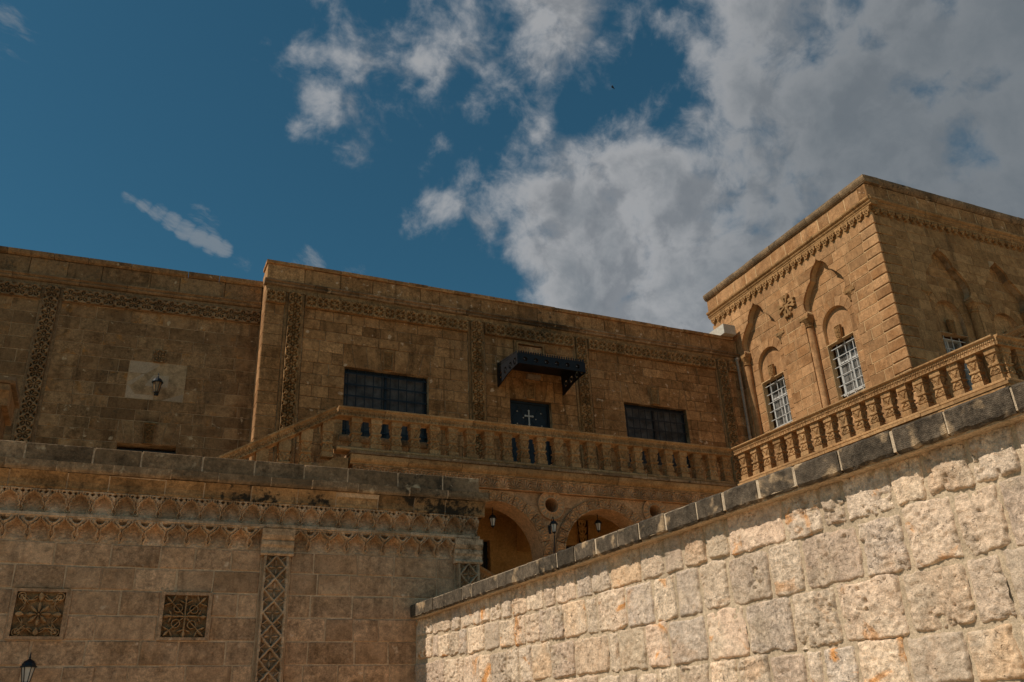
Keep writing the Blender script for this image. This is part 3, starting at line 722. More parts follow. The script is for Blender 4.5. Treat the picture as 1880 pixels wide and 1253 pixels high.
# lower storey seen through the arcade
grille_window(CEN, cb, *lwn, .2, 5, 6, mull=False)
put('lower_door', MB().box(-.67, .67, 0, .05, -(ldr[3] - ldr[2]) / 2, (ldr[3] - ldr[2]) / 2).mesh('lower_door', 'iron'), cb, CEN.mat((ldr[0] + ldr[1]) / 2, (ldr[2] + ldr[3]) / 2, .15))
k0 = CEN.pix(860 + 1095 / 5.222, 880 + 500 / 5.222)
put('keystone_carving', hf('keystone_carving', .33, .66, 26, 44, H_key(.33, .66, .035), 'int', trap=.22), cb, CEN.mat(k0[0], k0[1], .0))

# ------------------------------------------------------------------ corner tower
tw = root('corner_tower', 'sunlit square golden stone tower with blind ogee niches and white grilled windows', 'building', (18, 15, GZ))
def niche_poly(uc, dv, vb=5.0, grow=0.0):
    half = [(0, 10.83), (.05, 10.76), (.10, 10.72), (.19, 10.66), (.28, 10.55), (.33, 10.43), (.335, 10.37), (.43, 10.30), (.55, 10.17), (.66, 10.02), (.71, 9.90), (.715, 9.78), (.69, 9.68), (.64, 9.62), (.64, 9.575), (.80, 9.57), (.80, vb - dv)]
    half = [(a + (grow if a > 0 else 0), b + dv + (grow if b > 9 else 0)) for a, b in half]
    return [(uc - a, b) for a, b in half] + [(uc + a, b) for a, b in reversed(half[1:])]
CAP = None
def capital_mesh():
    def ringv(z, r): return [(r * s * .98, z) for s in (-1, 1)]
    mb = MB(); mb.box(-.16, .16, -.15, .07, .22, .30)
    n = 16; rings = [(.105, 0), (.125, .015), (.125, .035), (.105, .045), (.11, .10), (.135, .16), (.165, .22)]
    mb.lathe(rings, n)
    for i in range(10):
        t = 2 * PI * i / 10
        for (z0, z1, r0, r1) in ((.05, .13, .108, .145), (.12, .21, .12, .175)):
            a = t + (0.3 if z0 > .1 else 0); dx, dy = math.cos(a), math.sin(a); k = len(mb.v); wd = .028
            mb.v += [(dx * r0 - dy * wd, dy * r0 + dx * wd, z0), (dx * r0 + dy * wd, dy * r0 - dx * wd, z0), (dx * r1, dy * r1, z1), (dx * (r0 - .01), dy * (r0 - .01), z1 - .02)]
            mb.f += [(k, k + 1, k + 2), (k, k + 2, k + 3), (k + 1, k + 3, k + 2)]
    return mb.mesh('capital', 'towc')
CAP = capital_mesh()
SHAFT = {}
def white_window(fr, par, uc, v0, v1, W, dep):
    H_ = v1 - v0; vcn = (v0 + v1) / 2; t = .055; fm = MB()
    for x in (-W / 2 + t / 2, 0, W / 2 - t / 2): fm.box(x - t / 2, x + t / 2, -.03, .03, -H_ / 2, H_ / 2)
    for a, b in ((-W / 2 + t, -t / 2), (t / 2, W / 2 - t)):
        for z, tt in ((-H_ / 2 + .05, .05), (H_ / 2 - t / 2, t / 2), (H_ * .18, .02)): fm.box(a, b, -.03, .03, z - tt, z + tt)
    win = put('window', fm.mesh('window', 'white'), par, fr.mat(uc, vcn, dep + .27))
    put('pane', MB().box(-W / 2 + .03, W / 2 - .03, .01, .018, -H_ / 2 + .03, H_ / 2 - .03).mesh('pane', 'panet'), win, fr.mat(uc, vcn, dep + .27))
    vb = MB().box(-.0085, .0085, -.0085, .0085, -H_ / 2 + .01, H_ / 2 - .01).mesh('bar', 'white'); hb = MB().box(-W / 2 + .004, W / 2 - .004, -.007, .007, -.0075, .0075).mesh('bar', 'white')
    for i in range(3): put('bar', vb, win, fr.mat(uc - W / 2 + W * (i + .75) / 3.4, vcn, dep + .12))
    for j in range(6): put('bar', hb, win, fr.mat(uc, v0 + H_ * (j + .55) / 6, dep + .10))
    put('bottom_rail', MB().box(-W / 2 + .02, W / 2 - .02, -.02, .02, -.03, .03).mesh('bottom_rail', 'white'), win, fr.mat(uc, v0 + .16, dep + .20))
def niche(fr, uc, dv, seed):
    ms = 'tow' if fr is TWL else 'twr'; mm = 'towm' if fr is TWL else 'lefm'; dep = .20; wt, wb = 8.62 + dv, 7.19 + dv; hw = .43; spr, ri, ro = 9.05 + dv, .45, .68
    n = root  # noqa
    rnd = random.Random(seed)
    arc = lambda r, k=24: [(uc + r * math.cos(PI * i / k), spr + r * math.sin(PI * i / k)) for i in range(k + 1)]
    whole = [(uc + ro, wt)] + arc(ro) + [(uc - ro, wt)]
    vl = courses([5.2, wt, 11.0 + dv * 0], .262)
    bp = plate('niche_back', R4(uc - 1.0, uc + 1.0, 5.0, 10.93 + dv), [R4(uc - hw, uc + hw, wb, wt), [(uc + ri, wt + .02)] + arc(ri) + [(uc - ri, wt + .02)]], .006, .16, mm)
    put('niche_back', bp, tw, fr.mat(0, 0, dep))
    ashlar(fr, tw, ms, uc - 1.0, uc + 1.0, vl, [(uc - hw, uc + hw, wb, wt)], [whole], wr=(.4, .7), joint=.016, seed=seed, dep=dep, back=.02)
    put('tympanum', MB().box(-ri - .02, ri + .02, 0, .03, 0, spr + ri - wt).mesh('tympanum', ms), tw, fr.mat(uc, wt + .005, dep + .10))
    for s in (-1, 1): put('jamb_stone', block('jamb_stone', R4(-(ro - ri) / 2 + .006, (ro - ri) / 2 - .006, -(spr - wt) / 2 + .006, (spr - wt) / 2 - .006), ms, -.004, .02, .006, rnd, .001), tw, fr.mat(uc + s * (ri + ro) / 2, (spr + wt) / 2, dep))
    nv = 9
    for i in range(nv):
        a0 = PI * i / nv + .012; a1 = PI * (i + 1) / nv - .012
        P = [(ro * math.cos(a0 + (a1 - a0) * k / 3), ro * math.sin(a0 + (a1 - a0) * k / 3)) for k in range(4)] + [(ri * math.cos(a1 - (a1 - a0) * k / 3), ri * math.sin(a1 - (a1 - a0) * k / 3)) for k in range(4)]
        cx = sum(p[0] for p in P) / 8; cz = sum(p[1] for p in P) / 8
        put('voussoir', plate('voussoir', [(x - cx, z - cz) for x, z in P], [], -.004, .02, ms), tw, fr.mat(uc + cx, spr + cz, dep))
    put('keystone_carving', random.choice(KEY_T), tw, fr.mat(uc, 8.81 + dv, dep + .03))
    for s in (-1, 1):
        col = put('colonnette', MB().lathe([(.125, 0), (.125, .08), (.105, .12), (.105, .13), (.105, 2), (.105, 4.14 + dv), (.105, 4.15 + dv), (.105, 4.16 + dv)], 18).mesh('colonnette', ms, True), tw, fr.mat(uc + s * .80, 5.1, .135))
        put('capital', CAP, col, fr.mat(uc + s * .80, 9.265 + dv, .125))
    white_window(fr, tw, uc, wb, wt, 2 * hw, dep)
TN = [(TWL, -14.03, 0), (TWL, -16.53, 0), (TWR, 17.0, -.38), (TWR, 18.94, -.38)]
npol = {id(TWL): [], id(TWR): []}
for fr, uc, dv in TN: npol[id(fr)].append(niche_poly(uc, dv))
npg = {id(TWL): [], id(TWR): []}
for fr, uc, dv in TN: npg[id(fr)].append(niche_poly(uc, dv, 4.99, .005))
vt = courses([5.2, 10.96], .262)
TL0, TL1, TR0, TR1 = -18.35, -YT, XT, 21.6
ashlar(TWL, tw, 'tow', TL0, TL1 + .024, vt, (), npol[id(TWL)], wr=(.38, .68), joint=.017, seed=31, quoin='r')
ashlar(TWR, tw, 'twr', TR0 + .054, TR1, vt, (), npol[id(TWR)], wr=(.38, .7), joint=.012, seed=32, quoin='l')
put('mortar_bed', plate('mortar_bed', R4(TL0 + .1, TL1 - .02, 4.2, 11.7), npg[id(TWL)], .005, .197, 'towm'), tw, TWL.mat())
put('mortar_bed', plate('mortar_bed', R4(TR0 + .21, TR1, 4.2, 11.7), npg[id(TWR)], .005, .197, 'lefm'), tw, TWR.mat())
put('body', MB().box(XT + .55, TR1, YT + .55, 18.3, GZ, 11.72).mesh('body', 'tow'), tw, Matrix.Identity(4))
put('plinth', MB().box(XT + .02, TR1, YT + .02, 18.3, GZ, 4.9).mesh('plinth', 'tow'), tw, Matrix.Identity(4))
put('roof', MB().box(XT + .2, TR1, YT + .2, 18.3, 11.73, 11.85).mesh('roof', 'tow'), tw, Matrix.Identity(4))
put('back_wall', MB().box(XT + .02, XT + .54, 18.0, 18.32, 4.95, 11.7).mesh('back_wall', 'tow'), tw, Matrix.Identity(4))
for i, (fr, uc, dv) in enumerate(TN): niche(fr, uc, dv, 40 + i)
# tower frieze of hanging buds
def bud_mesh():
    mb = MB()
    def half(z0, z1): pass
    out = [(0, -.115), (.035, -.095), (.05, -.06), (.035, -.035), (.075, -.03), (.10, .005), (.085, .04), (.112, .06), (.112, .115)]
    P = out + [(-x, z) for x, z in reversed(out[1:])]
    k = len(P)
    me = plate('hanging_bud', P, [], -.06, .03, 'towc'); return me
BUD = bud_mesh()
BUDC = hf('bud_core', .10, .13, 14, 18, lambda U, V: .035 * np.maximum(np.maximum(disc(U, V, 0, -.035, .032, .9), disc(U, V, .028, .02, .03, .9)), disc(U, V, -.028, .02, .03, .9)), 'towc', back=0)
for fr, a, b, mt in ((TWL, TL0, TL1 + .02, 'towc'), (TWR, TR0 + .02, TR1, 'cenc')):
    n = int((b - a) / .231); p = (b - a) / n
    fz = put('frieze', MB().box(-(b - a) / 2 + .1, (b - a) / 2 - .1, .004, .1, -.115, .115).mesh('frieze', mt), tw, fr.mat((a + b) / 2, 11.075))
    for i in range(n):
        u = a + p * (i + .5); put('hanging_bud', BUD, fz, fr.mat(u, 11.075 + random.uniform(-.004, .004))); put('bud_core', BUDC, fz, fr.mat(u, 11.07, -.06))
for fr, a, b, mt, sd in ((TWL, TL0 - .05, TL1 + .12, 'towc', 1), (TWR, TR0 - .07, TR1, 'tcop', 2)):
    mould(fr, tw, 'cornice_stone', [(.15, 11.19), (-.07, 11.19), (-.07, 11.225), (-.085, 11.235), (-.10, 11.26), (-.085, 11.29), (-.10, 11.30), (-.13, 11.325), (-.14, 11.355), (-.13, 11.385), (-.06, 11.40), (-.06, 11.43), (.15, 11.43)], a, b, .9, 'towc' if sd == 1 else 'cenc', 60 + sd)
    cs = split(a, b - (.06 if sd == 1 else 0), .6, random.Random(sd)); rr = random.Random(sd)
    for x0, x1 in zip(cs, cs[1:]): put('parapet_stone', block('parapet_stone', R4(-(x1 - x0) / 2 + .007, (x1 - x0) / 2 - .007, -.17, .17), 'tow' if sd == 1 else 'cen', -.05, .2, .01, rr, .003), tw, fr.mat((x0 + x1) / 2, 11.61))
    put('mortar_joint', MB().box(a + .05, b - .1, -.045, .1, 11.44, 11.78).mesh('mortar_joint', 'towm'), tw, fr.mat())
    mould(fr, tw, 'coping_stone', [(.35, 11.79), (-.07, 11.79), (-.10, 11.82), (-.125, 11.86), (-.14, 11.90), (-.14, 11.965), (.35, 11.98)], a - .02, b + .015 * sd, .75, 'tcopl' if sd == 1 else 'tcop', 70 + sd)
# carved cross pattee between the niches
uC, vC = -15.29, 10.11
crs = put('carved_cross', MB().lathe([(.075, 0), (.07, .06), (.03, .075)], 14).mesh('carved_cross', 'towc'), tw, TWL.mat(uC, vC, .01) @ ROTF)
arm = plate('cross_arm', [(-.03, .05), (.03, .05), (.075, .17), (.135, .27), (.10, .325), (.055, .275), (0, .32), (-.055, .275), (-.10, .325), (-.135, .27), (-.075, .17)], [[(-.012, .10), (.012, .10), (.03, .2), (0, .24), (-.03, .2)]], -.075, .02, 'towc')
for k in range(4): put('cross_arm', arm, crs, TWL.mat(uC, vC) @ Matrix.Rotation(PI / 2 * k, 4, 'Y'))
lob = MB().lathe([(.05, 0), (.045, .05), (.0, .06)], 10).mesh('leaf_knob', 'towc')
for k in range(4):
    a = PI / 4 + PI / 2 * k; put('leaf_knob', lob, crs, TWL.mat(uC + .17 * math.cos(a), vC + .17 * math.sin(a), .01) @ ROTF)
# drain pipe in the corner
dp = root('drain_pipe', 'pale grey rain pipe in the corner between block and tower', 'pipe', (14.93, 17.40, 5.2))
put('pipe', MB().tube((0, 0, 0), (0, 0, 4.2), .04, 12).mesh('pipe', 'pipe'), dp, Matrix.Translation((14.93, 17.40, 5.2)))
clip = MB().lathe([(.048, 0), (.048, .04)], 12).mesh('clip', 'pipe')
for z in (5.9, 7.2, 8.6): put('clip', clip, dp, Matrix.Translation((14.93, 17.40, z)))
put('hopper', MB().lathe([(.045, 0), (.07, .06), (.07, .1)], 12).mesh('hopper', 'pipe'), dp, Matrix.Translation((14.93, 17.40, 9.4)))

# ------------------------------------------------------------------ arcade under the balcony
ar = root('arcade', 'round arched arcade of carved stone carrying the balcony', 'arcade', (8.3, 16, 1.55))
A0, A1 = 3.85, 12.9
ACX = [6.74, 9.22, 11.70]; AZ, ARi, ARo = 3.47, 1.0, 1.205
def archpoly(c, r, vb): return [(c + r, vb)] + [(c + r * math.cos(PI * i / 40), AZ + r * math.sin(PI * i / 40)) for i in range(41)] + [(c - r, vb)]
def circ(c, z, r, n=28): return [(c + r * math.cos(2 * PI * i / n), z + r * math.sin(2 * PI * i / n)) for i in range(n)]
OC = [(7.98, 4.475), (10.46, 4.49)]
holes = [archpoly(c, ARi, 1.55) for c in ACX] + [circ(x, z, .145) for x, z in OC]
holes[0:3] = [[(p[0], max(p[1], 1.551)) for p in h] for h in holes[0:3]]
put('arcade_wall', plate('arcade_wall', R4(A0, A1, 1.5, 4.715), holes, .012, .5, 'arc'), ar, ARC.mat())
# facing blocks of the spandrels
sp = [archpoly(c, ARo + .01, 1.5) for c in ACX] + [circ(x, z, .305) for x, z in OC]
ashlar(ARC, ar, 'arc', A0, A1, [3.0, 3.3, 3.6, 3.9, 4.16, 4.44, 4.71], (), sp, wr=(.7, 1.0), joint=.008, seed=51, back=.02)
# carved voussoirs
def vous(c, i, n):
    a0 = PI * i / n + .008; a1 = PI * (i + 1) / n - .008; am = (a0 + a1) / 2; wd = (a1 - a0) * 1.1; h = ARo - ARi
    Hf = H_fan(wd, h, .05, 6)
    def bend(U, V, Z):
        a = am - U / 1.1; r = (ARi + ARo) / 2 + V
        return np.stack([r * np.cos(a), -Z, r * np.sin(a)], -1)
    return hf('voussoir', wd, h, 26, 20, Hf, 'arc', back=.02, bend=bend)
VM = [vous(0, i, 13) for i in range(13)]
for c in ACX:
    for i in range(13): put('voussoir', VM[i], ar, ARC.mat(c, AZ, -.012))
PV = [hf('pier_block', .20, .27, 20, 24, H_fan(.20, .27, .05, 6), 'arc', worn=i_ + 1) for i_ in range(4)]
for c in ACX:
    for s in (-1, 1):
        for j in range(6): put('pier_block', random.choice(PV), ar, ARC.mat(c + s * (ARi + ARo) / 2, AZ - .14 - .275 * j, -.012))
for x, z in OC:
    def bendo(U, V, Z, x=x, z=z):
        a = U / .22; r = .222 + V; return np.stack([r * np.cos(a), -Z, r * np.sin(a)], -1)
    Ho = lambda U, V: .03 + .02 * (np.abs(V) > .055) - .018 * sst(.3, .7, .5 + .5 * np.cos(U / .22 * 18)) * (np.abs(V) < .05)
    put('oculus_ring', hf('oculus_ring', 2 * PI * .22, .15, 120, 14, Ho, 'arc', back=.02, bend=bendo), ar, ARC.mat(x, z, 0))
# interior: ceiling and cross wall
put('ceiling', MB().box(A0, 15.0, .5, 1.9, 4.74, 4.95).mesh('ceiling', 'int'), ar, ARC.mat())
put('cross_wall', MB().box(8.06, 8.3, .5, 1.89, 3.95, 4.74).mesh('cross_wall', 'int'), ar, ARC.mat())
# frieze, cornice slab and floor of the balcony
FAN = [hf('palmette', .245, .255, 34, 30, H_fan(.245, .255, .055, 8), 'arc', worn=i_ + 1) for i_ in range(4)]
fz = put('palmette_frieze', MB().box(-(A1 - A0) / 2, (A1 - A0) / 2, .012, .5, -.13, .13).mesh('palmette_frieze', 'arc'), ar, BAL.mat((A0 + A1) / 2, 4.85, .06))
n = 37
for i in range(n): put('palmette', random.choice(FAN), fz, BAL.mat(A0 + (A1 - A0) * (i + .5) / n, 4.85, .065) @ Matrix.Diagonal(((A1 - A0) / n / .245, 1, 1, 1)))
mould(BAL, ar, 'slab_cornice', [(.5, 4.985), (.03, 4.985), (.02, 5.01), (-.02, 5.03), (-.05, 5.07), (-.06, 5.12), (-.06, 5.15), (.5, 5.16)], A0 - .06, A1 - .12, 1.15, 'bal', 81)
mould(BAL, ar, 'slab_edge', [(.5, 5.162), (-.085, 5.162), (-.085, 5.215), (-.05, 5.225), (.5, 5.225)], A0 - .08, A1 - .12, 1.0, 'tcop', 82)
bf = MB().box(A0 - .02, 15.0, .52, 1.985, 4.96, 5.19); put('balcony_floor', bf.mesh('balcony_floor', 'pave'), ar, BAL.mat())
# wing of the balcony along the tower
sw = root('side_terrace', 'sunlit stone walkway carried along the tower behind the rubble wall', 'terrace', (14, 12, 1.55))
LN = math.hypot(.52, 6.59)
put('walkway', MESH('walkway', [(12.80, 15.4, 5.19), (15.05, 15.4, 5.19), (15.05, 8.95, 5.19), (13.28, 8.95, 5.19), (12.80, 15.4, GZ), (15.05, 15.4, GZ), (15.05, 8.95, GZ), (13.28, 8.95, GZ)], [(3, 2, 1, 0), (0, 4, 7, 3), (3, 7, 6, 2), (1, 2, 6, 5), (0, 1, 5, 4)], 'pave'), sw, Matrix.Identity(4))
put('walkway', MB().box(15.055, 21, 8.95, 12.0, GZ, 5.19).mesh('walkway', 'pave'), sw, Matrix.Identity(4))
mould(RBA, sw, 'slab_cornice', [(.3, 4.98), (.05, 4.98), (.0, 5.03), (-.05, 5.07), (-.06, 5.15), (.3, 5.16)], -.02, LN - .02, 1.15, 'bal', 83)
mould(RBA, sw, 'slab_edge', [(.3, 5.162), (-.085, 5.162), (-.085, 5.215), (-.05, 5.225), (.3, 5.225)], -.06, LN + .06, 1.0, 'bal', 84)

# ------------------------------------------------------------------ balustrades
def baluster_mesh(top=.0, seed=0):
    rb = random.Random(seed + 77); nx_, ny_ = rb.uniform(0, 9), rb.uniform(0, 9)
    prof = [(0, .108), (.085, .108), (.087, .100), (.10, .085), (.112, .085), (.118, .098), (.16, .099), (.22, .088), (.262, .078), (.268, .085), (.275, .101), (.305, .101), (.312, .085), (.32, .078), (.36, .086), (.42, .097), (.462, .099), (.468, .086), (.482, .085), (.495, .100), (.50, .108), (.60 + top, .108)]
    zs = np.unique(np.concatenate([np.linspace(.118, .262, 13), np.linspace(.32, .462, 13), [p[0] for p in prof]])); hwf = np.interp(zs, [p[0] for p in prof], [p[1] for p in prof])
    ns = 12; V = []; 
    for z, hw_ in zip(zs, hwf):
        for side in range(4):
            for i in range(ns):
                t = -1 + 2 * i / ns; U = t * hw_
                cv = 0.0
                if .12 < z < .262:
                    q = (z - .118) / .144; au = abs(t); cv = .016 * (1 if abs(au - (1 - q) * .85) < .17 else 0) + (.014 if (q < .55 and abs(((au * 5 + q * 2) % 1) - .5) < .2) else 0)
                if .32 < z < .46:
                    q = (z - .32) / .142; au = abs(t); cv = .016 * (1 if abs(au - q * .85) < .17 else 0) + (.012 if (q > .45 and au < .35 and abs(((au * 6) % 1) - .5) < .25) else 0)
                d = hw_ - (cv if au_ok(t) else 0)
                d -= .014 * float(sst(.55, .8, fbm(np.array(nx_ + z * 9 + side * 3.1), np.array(ny_ + t * 1.3), 60 + seed, 3)))
                U *= 1 - .10 * float(sst(.6, .8, fbm(np.array(nx_ + z * 14), np.array(ny_ + side * 5.0), 90 + seed, 2)))
                a = side * PI / 2; x, y = U, -d
                V.append((x * math.cos(a) - y * math.sin(a), x * math.sin(a) + y * math.cos(a), z))
    n = 4 * ns; F = []
    for k in range(len(zs) - 1):
        for i in range(n): j = (i + 1) % n; F.append((k * n + i, k * n + j, (k + 1) * n + j, (k + 1) * n + i))
    F.append(tuple(range(n - 1, -1, -1))); F.append(tuple((len(zs) - 1) * n + i for i in range(n)))
    return MESH('baluster', V, F, 'bal')
def au_ok(t): return abs(t) < .98
BALU = [baluster_mesh(0, i_) for i_ in range(4)]; BALT = [baluster_mesh(.14, i_) for i_ in range(3)]
def rail_mesh(L, g=.005, slope=0.0):
    """top rail stone: drilled zigzag face, cap moulding, plain soffit"""
    w_ = L - 2 * g; per = .076
    def H(U, V):
        q = (U / per) % 1.0; t = (V / .115) + .5
        tri = np.abs(q - .5) * 2
        k = sst(0, .25, .42 - np.abs(tri - .35 - .3 * (t - .5)) * 1.6 - np.abs(t - .5) * .55)
        k2 = sst(0, .25, 1 - np.hypot((np.abs(q - .5) - .5) * per, (t - .5) * .115) / .02)
        return np.where(np.abs(t - .5) > .41, .018, .018 - .028 * np.maximum(k, k2))
    me = hf('rail_stone', w_, .115, max(8, int(w_ / .0085)), 14, H, 'bal', back=.0, smooth=False)
    v = [tuple(p.co) for p in me.vertices]; f = [tuple(p.vertices) for p in me.polygons]
    mb = MB(); mb.v = [(x, y, z + .0) for x, y, z in v]; mb.f = f
    mb.sweep([(.25, -.0575), (.001, -.0575), (.001, .0575), (.25, .0575)], -w_ / 2, w_ / 2)
    mb.sweep([(.27, .0585), (-.022, .0585), (-.03, .072), (-.05, .082), (-.06, .095), (-.06, .118), (.27, .122)], -w_ / 2, w_ / 2)
    bpy.data.meshes.remove(me)
    return mb.mesh('rail_stone', 'bal')
def balustrade(fr, rt, u0, u1, bals, zt=6.09, seg_=.95, seed=1, base=True, ends=(0, 0)):
    n = max(1, round((u1 - u0) / seg_)); L = (u1 - u0) / n; me = rail_mesh(L)
    for i in range(n): put('rail_stone', me, rt, fr.mat(u0 + L * (i + .5), zt - .122 - .0, .0))
    for u in bals: put('baluster', random.choice(BALU), rt, fr.mat(u + random.uniform(-.008, .008), zt - .78, .13 + random.uniform(-.006, .006)) @ Matrix.Rotation(R(random.uniform(-2, 2)) + random.choice((0, PI / 2, PI)), 4, 'Z'))
    if base: mould(fr, rt, 'base_stone', [(.27, zt - .862), (-.02, zt - .862), (-.035, zt - .84), (-.03, zt - .81), (.0, zt - .79), (.27, zt - .782)], u0, u1, 1.3, 'bal', seed)
BX0 = 3.52; BX1 = 12.70
bb = root('balcony_balustrade', 'long shaded stone balustrade along the balcony below the black door', 'balustrade', (8, 15.6, 5.2))
balustrade(BAL, bb, BX0, BX1 - .01, [3.905 + .392 * k for k in range(23) if 3.905 + .392 * k < 12.55], seed=91)
sb = root('side_balustrade', 'sunlit stone balustrade running along the tower above the rubble wall', 'balustrade', (13, 12, 5.2))
balustrade(RBA, sb, .0, LN - .01, [.22 + .366 * k for k in range(18)], seed=92)
RB2 = Fr(13.23, 8.87, 1, .0)
cbl = root('corner_balustrade', 'stone balustrade end turning the corner at the right edge of the photo', 'balustrade', (14, 9, 5.2))
balustrade(RB2, cbl, .012, 2.6, [.25 + .37 * k for k in range(7)], seed=93)
put('slab_edge', MB().box(-.04, 2.6, -.06, .3, 5.08, 5.225).mesh('slab_edge', 'bal'), cbl, RB2.mat(0, 0, .02))
# stair balustrade dropping to the left
st = root('stair_balustrade', 'sloping stone stair balustrade descending to the left from the balcony', 'balustrade', (2.4, 15.6, 2.2))
slope = (6.05 - 4.86) / (3.52 - 1.48); ang = math.atan(slope); Ls = 3.6
nr = 4; Lr = Ls / nr; me = rail_mesh(Lr)
for i in range(nr):
    s_ = -(i + .5) * Lr; u = BX0 + s_ * math.cos(ang); v = 6.09 - .122 + s_ * math.sin(ang)
    put('rail_stone', me, st, BAL.mat(u, v - .004, .001) @ Matrix.Rotation(-ang, 4, 'Y'))
for k in range(8):
    u = 3.36 - .39 * k; v = 6.09 - .78 - .01 - (BX0 - u) * slope
    put('baluster', random.choice(BALT), st, BAL.mat(u, v - .13, .13))
strg = MB(); x0, x1 = -Ls * math.cos(ang), .0
strg.prism([(x0, -3.85 - 0), (A0 - .1 - BX0, -3.85), (A0 - .1 - BX0, -.985), (x1, -.985 ), (x0, -.985 - Ls * math.sin(ang))], .0, .27)
put('stringer', strg.mesh('stringer', 'bal'), st, BAL.mat(BX0, 6.06, .0))
rr = random.Random(4)
for k in range(12):
    u = 3.3 - .27 * k; put('step', MB().box(-.17, .13, .3, 1.9, -.2, 0).mesh('step', 'pave'), st, BAL.mat(u, 5.19 - (k + 1) * .158, 0))
# a lower stair rail peeping out beside the terrace corner
lr = root('lower_stair_rail', 'short carved sloping stair rail beside the right corner of the terrace wall', 'railing', (4.9, 12.2, 1.55))
LRF = Fr(0, 12.2, 1, 0); pA = LRF.pix(879, 1043); pB = LRF.pix(925, 1071)
Lq = math.hypot(pB[0] - pA[0], pB[1] - pA[1]) * 1.6; aq = math.atan2(pB[1] - pA[1], pB[0] - pA[0])
put('rail_stone', rail_mesh(Lq), lr, LRF.mat((pA[0] + pB[0]) / 2, (pA[1] + pB[1]) / 2 - .11) @ Matrix.Rotation(-aq, 4, 'Y'))
for i in range(3):
    u = pA[0] + .0 + .3 * i; put('baluster', random.choice(BALT), lr, LRF.mat(u, pA[1] + (u - pA[0]) * math.tan(aq) - .93, .13))
put('stringer', MB().prism([(pA[0] - .2, 1.55), (pB[0] + .25, 1.55), (pB[0] + .25, pB[1] - 1.02), (pA[0] - .2, pA[1] - .78)], .0, .26).mesh('stringer', 'bal'), lr, LRF.mat())
# upper stair rail at the right edge
ur = root('upper_stair_rail', 'stone stair rail climbing beyond the corner balustrade at the right edge', 'railing', (15.6, 9.9, 5.2))
URF = Fr(0, 9.8, 1, 0); pA = URF.pix(1848, 612); pB = URF.pix(1880, 598); aq = math.atan2(pB[1] - pA[1], pB[0] - pA[0])
put('rail_stone', rail_mesh(2.0), ur, URF.mat(pA[0] + .86 * math.cos(aq), pA[1] + .86 * math.sin(aq) - .12) @ Matrix.Rotation(-aq, 4, 'Y'))
for i in range(5):
    u = pA[0] + .05 + .36 * i; put('baluster', random.choice(BALT), ur, URF.mat(u, pA[1] + (u - pA[0]) * math.tan(aq) - .93, .13))
put('stringer', MB().prism([(pA[0] - .1, 5.19), (pA[0] + 1.75, 5.19), (pA[0] + 1.75, pA[1] - .85 + 1.75 * math.tan(aq)), (pA[0] - .1, pA[1] - .85)], .0, .26).mesh('stringer', 'bal'), ur, URF.mat())
# stone pier at the left edge
pr = root('stone_pier', 'moulded stone pier cut off by the left edge above the terrace', 'pier', (-4.4, 13.5, 2.2))
PF = Fr(0, 13.5, 1, 0); pe = PF.pix(24, 705); pe2 = PF.pix(18, 740)
rr = random.Random(12); zt_ = pe[1]
z = 2.2; lev = [2.2, 2.75, 3.3, 3.8, zt_ - .62, zt_ - .30]
for a, b in zip(lev, lev[1:]): put('pier_stone', MB().box(-1.1, -.10 + rr.uniform(-.004, .004), .1, 1.0, a + .004 - 2.2, b - .004 - 2.2).mesh('pier_stone', 'lef'), pr, PF.mat(pe[0], 2.2))
put('pier_neck', MB().sweep([(1.0, -.30), (.10, -.30), (.08, -.2), (.03, -.12), (.0, -.10), (.0, -.005), (1.0, -.005)], -1.1, -.03).mesh('pier_neck', 'lef'), pr, PF.mat(pe[0], zt_ - .005))
put('pier_cap', MB().sweep([(1.05, 0), (-.03, 0), (-.05, .03), (-.05, .09), (1.05, .10)], -1.1, .03).mesh('pier_cap', 'tcop'), pr, PF.mat(pe[0], zt_))

# ------------------------------------------------------------------ terrace wall with carved cornice
te = root('terrace_wall', 'shaded terrace wall in front with trefoil cornice, carved panels and lattice pilasters', 'wall', (0, 10.8, GZ))
E0, E1 = -5.2, TER.ux(877, 2.4)
TP = [(TER.ux(484, 2.29) + TER.ux(531, 2.29)) / 2, E1 - .155]
pan = []
for (a, b) in (((29, 1081), (113, 1171)), ((299, 1090), (379, 1178))):
    q0 = TER.pix(*a); q1 = TER.pix(*b); uc = (q0[0] + q1[0]) / 2 + (.0); vcn = (q0[1] + q1[1]) / 2; pan.append((uc, vcn))
ph = .262
rows = [2.27]; pv = [p[1] for p in pan]; pm = sum(pv) / 2
rows += [(2.27 + pm + ph) / 2, pm + ph, pm, pm - ph, pm - ph - .255, pm - ph - .51, pm - ph - .77, pm - ph - 1.03, pm - ph - 1.29, pm - ph - 1.55, pm - ph - 1.81, pm - ph - 2.07, GZ]
rows = sorted(set(round(r_, 4) for r_ in rows if r_ >= GZ))
thol = [(p - .17, p + .17, GZ, 2.27) for p in TP] + [(uc - .275, uc + .275, pm - ph, pm + ph) for uc, _ in pan]
ashlar(TER, te, 'ter', E0, E1, rows, thol, wr=(.30, .60), joint=.016, seed=61, proud=.010, jit=.006)
put('mortar_bed', MB().box(E0, E1 - .012, .05, .42, GZ, 2.269).mesh('mortar_bed', 'term'), te, TER.mat())
put('joint_bed', plate('joint_bed', R4(E0, E1 - .012, GZ, 2.269), [R4(uc - .232, uc + .232, pm - .226, pm + .226) for uc, _ in pan], .004, .049, 'term'), te, TER.mat())
put('niche_bed', MB().box(E0, E1 - .012, .086, .42, 2.2695, 2.85).mesh('niche_bed', 'terc'), te, TER.mat())
put('upper_body', MB().box(E0, E1 - .012, .02, .42, 2.851, 3.13).mesh('upper_body', 'term'), te, TER.mat())
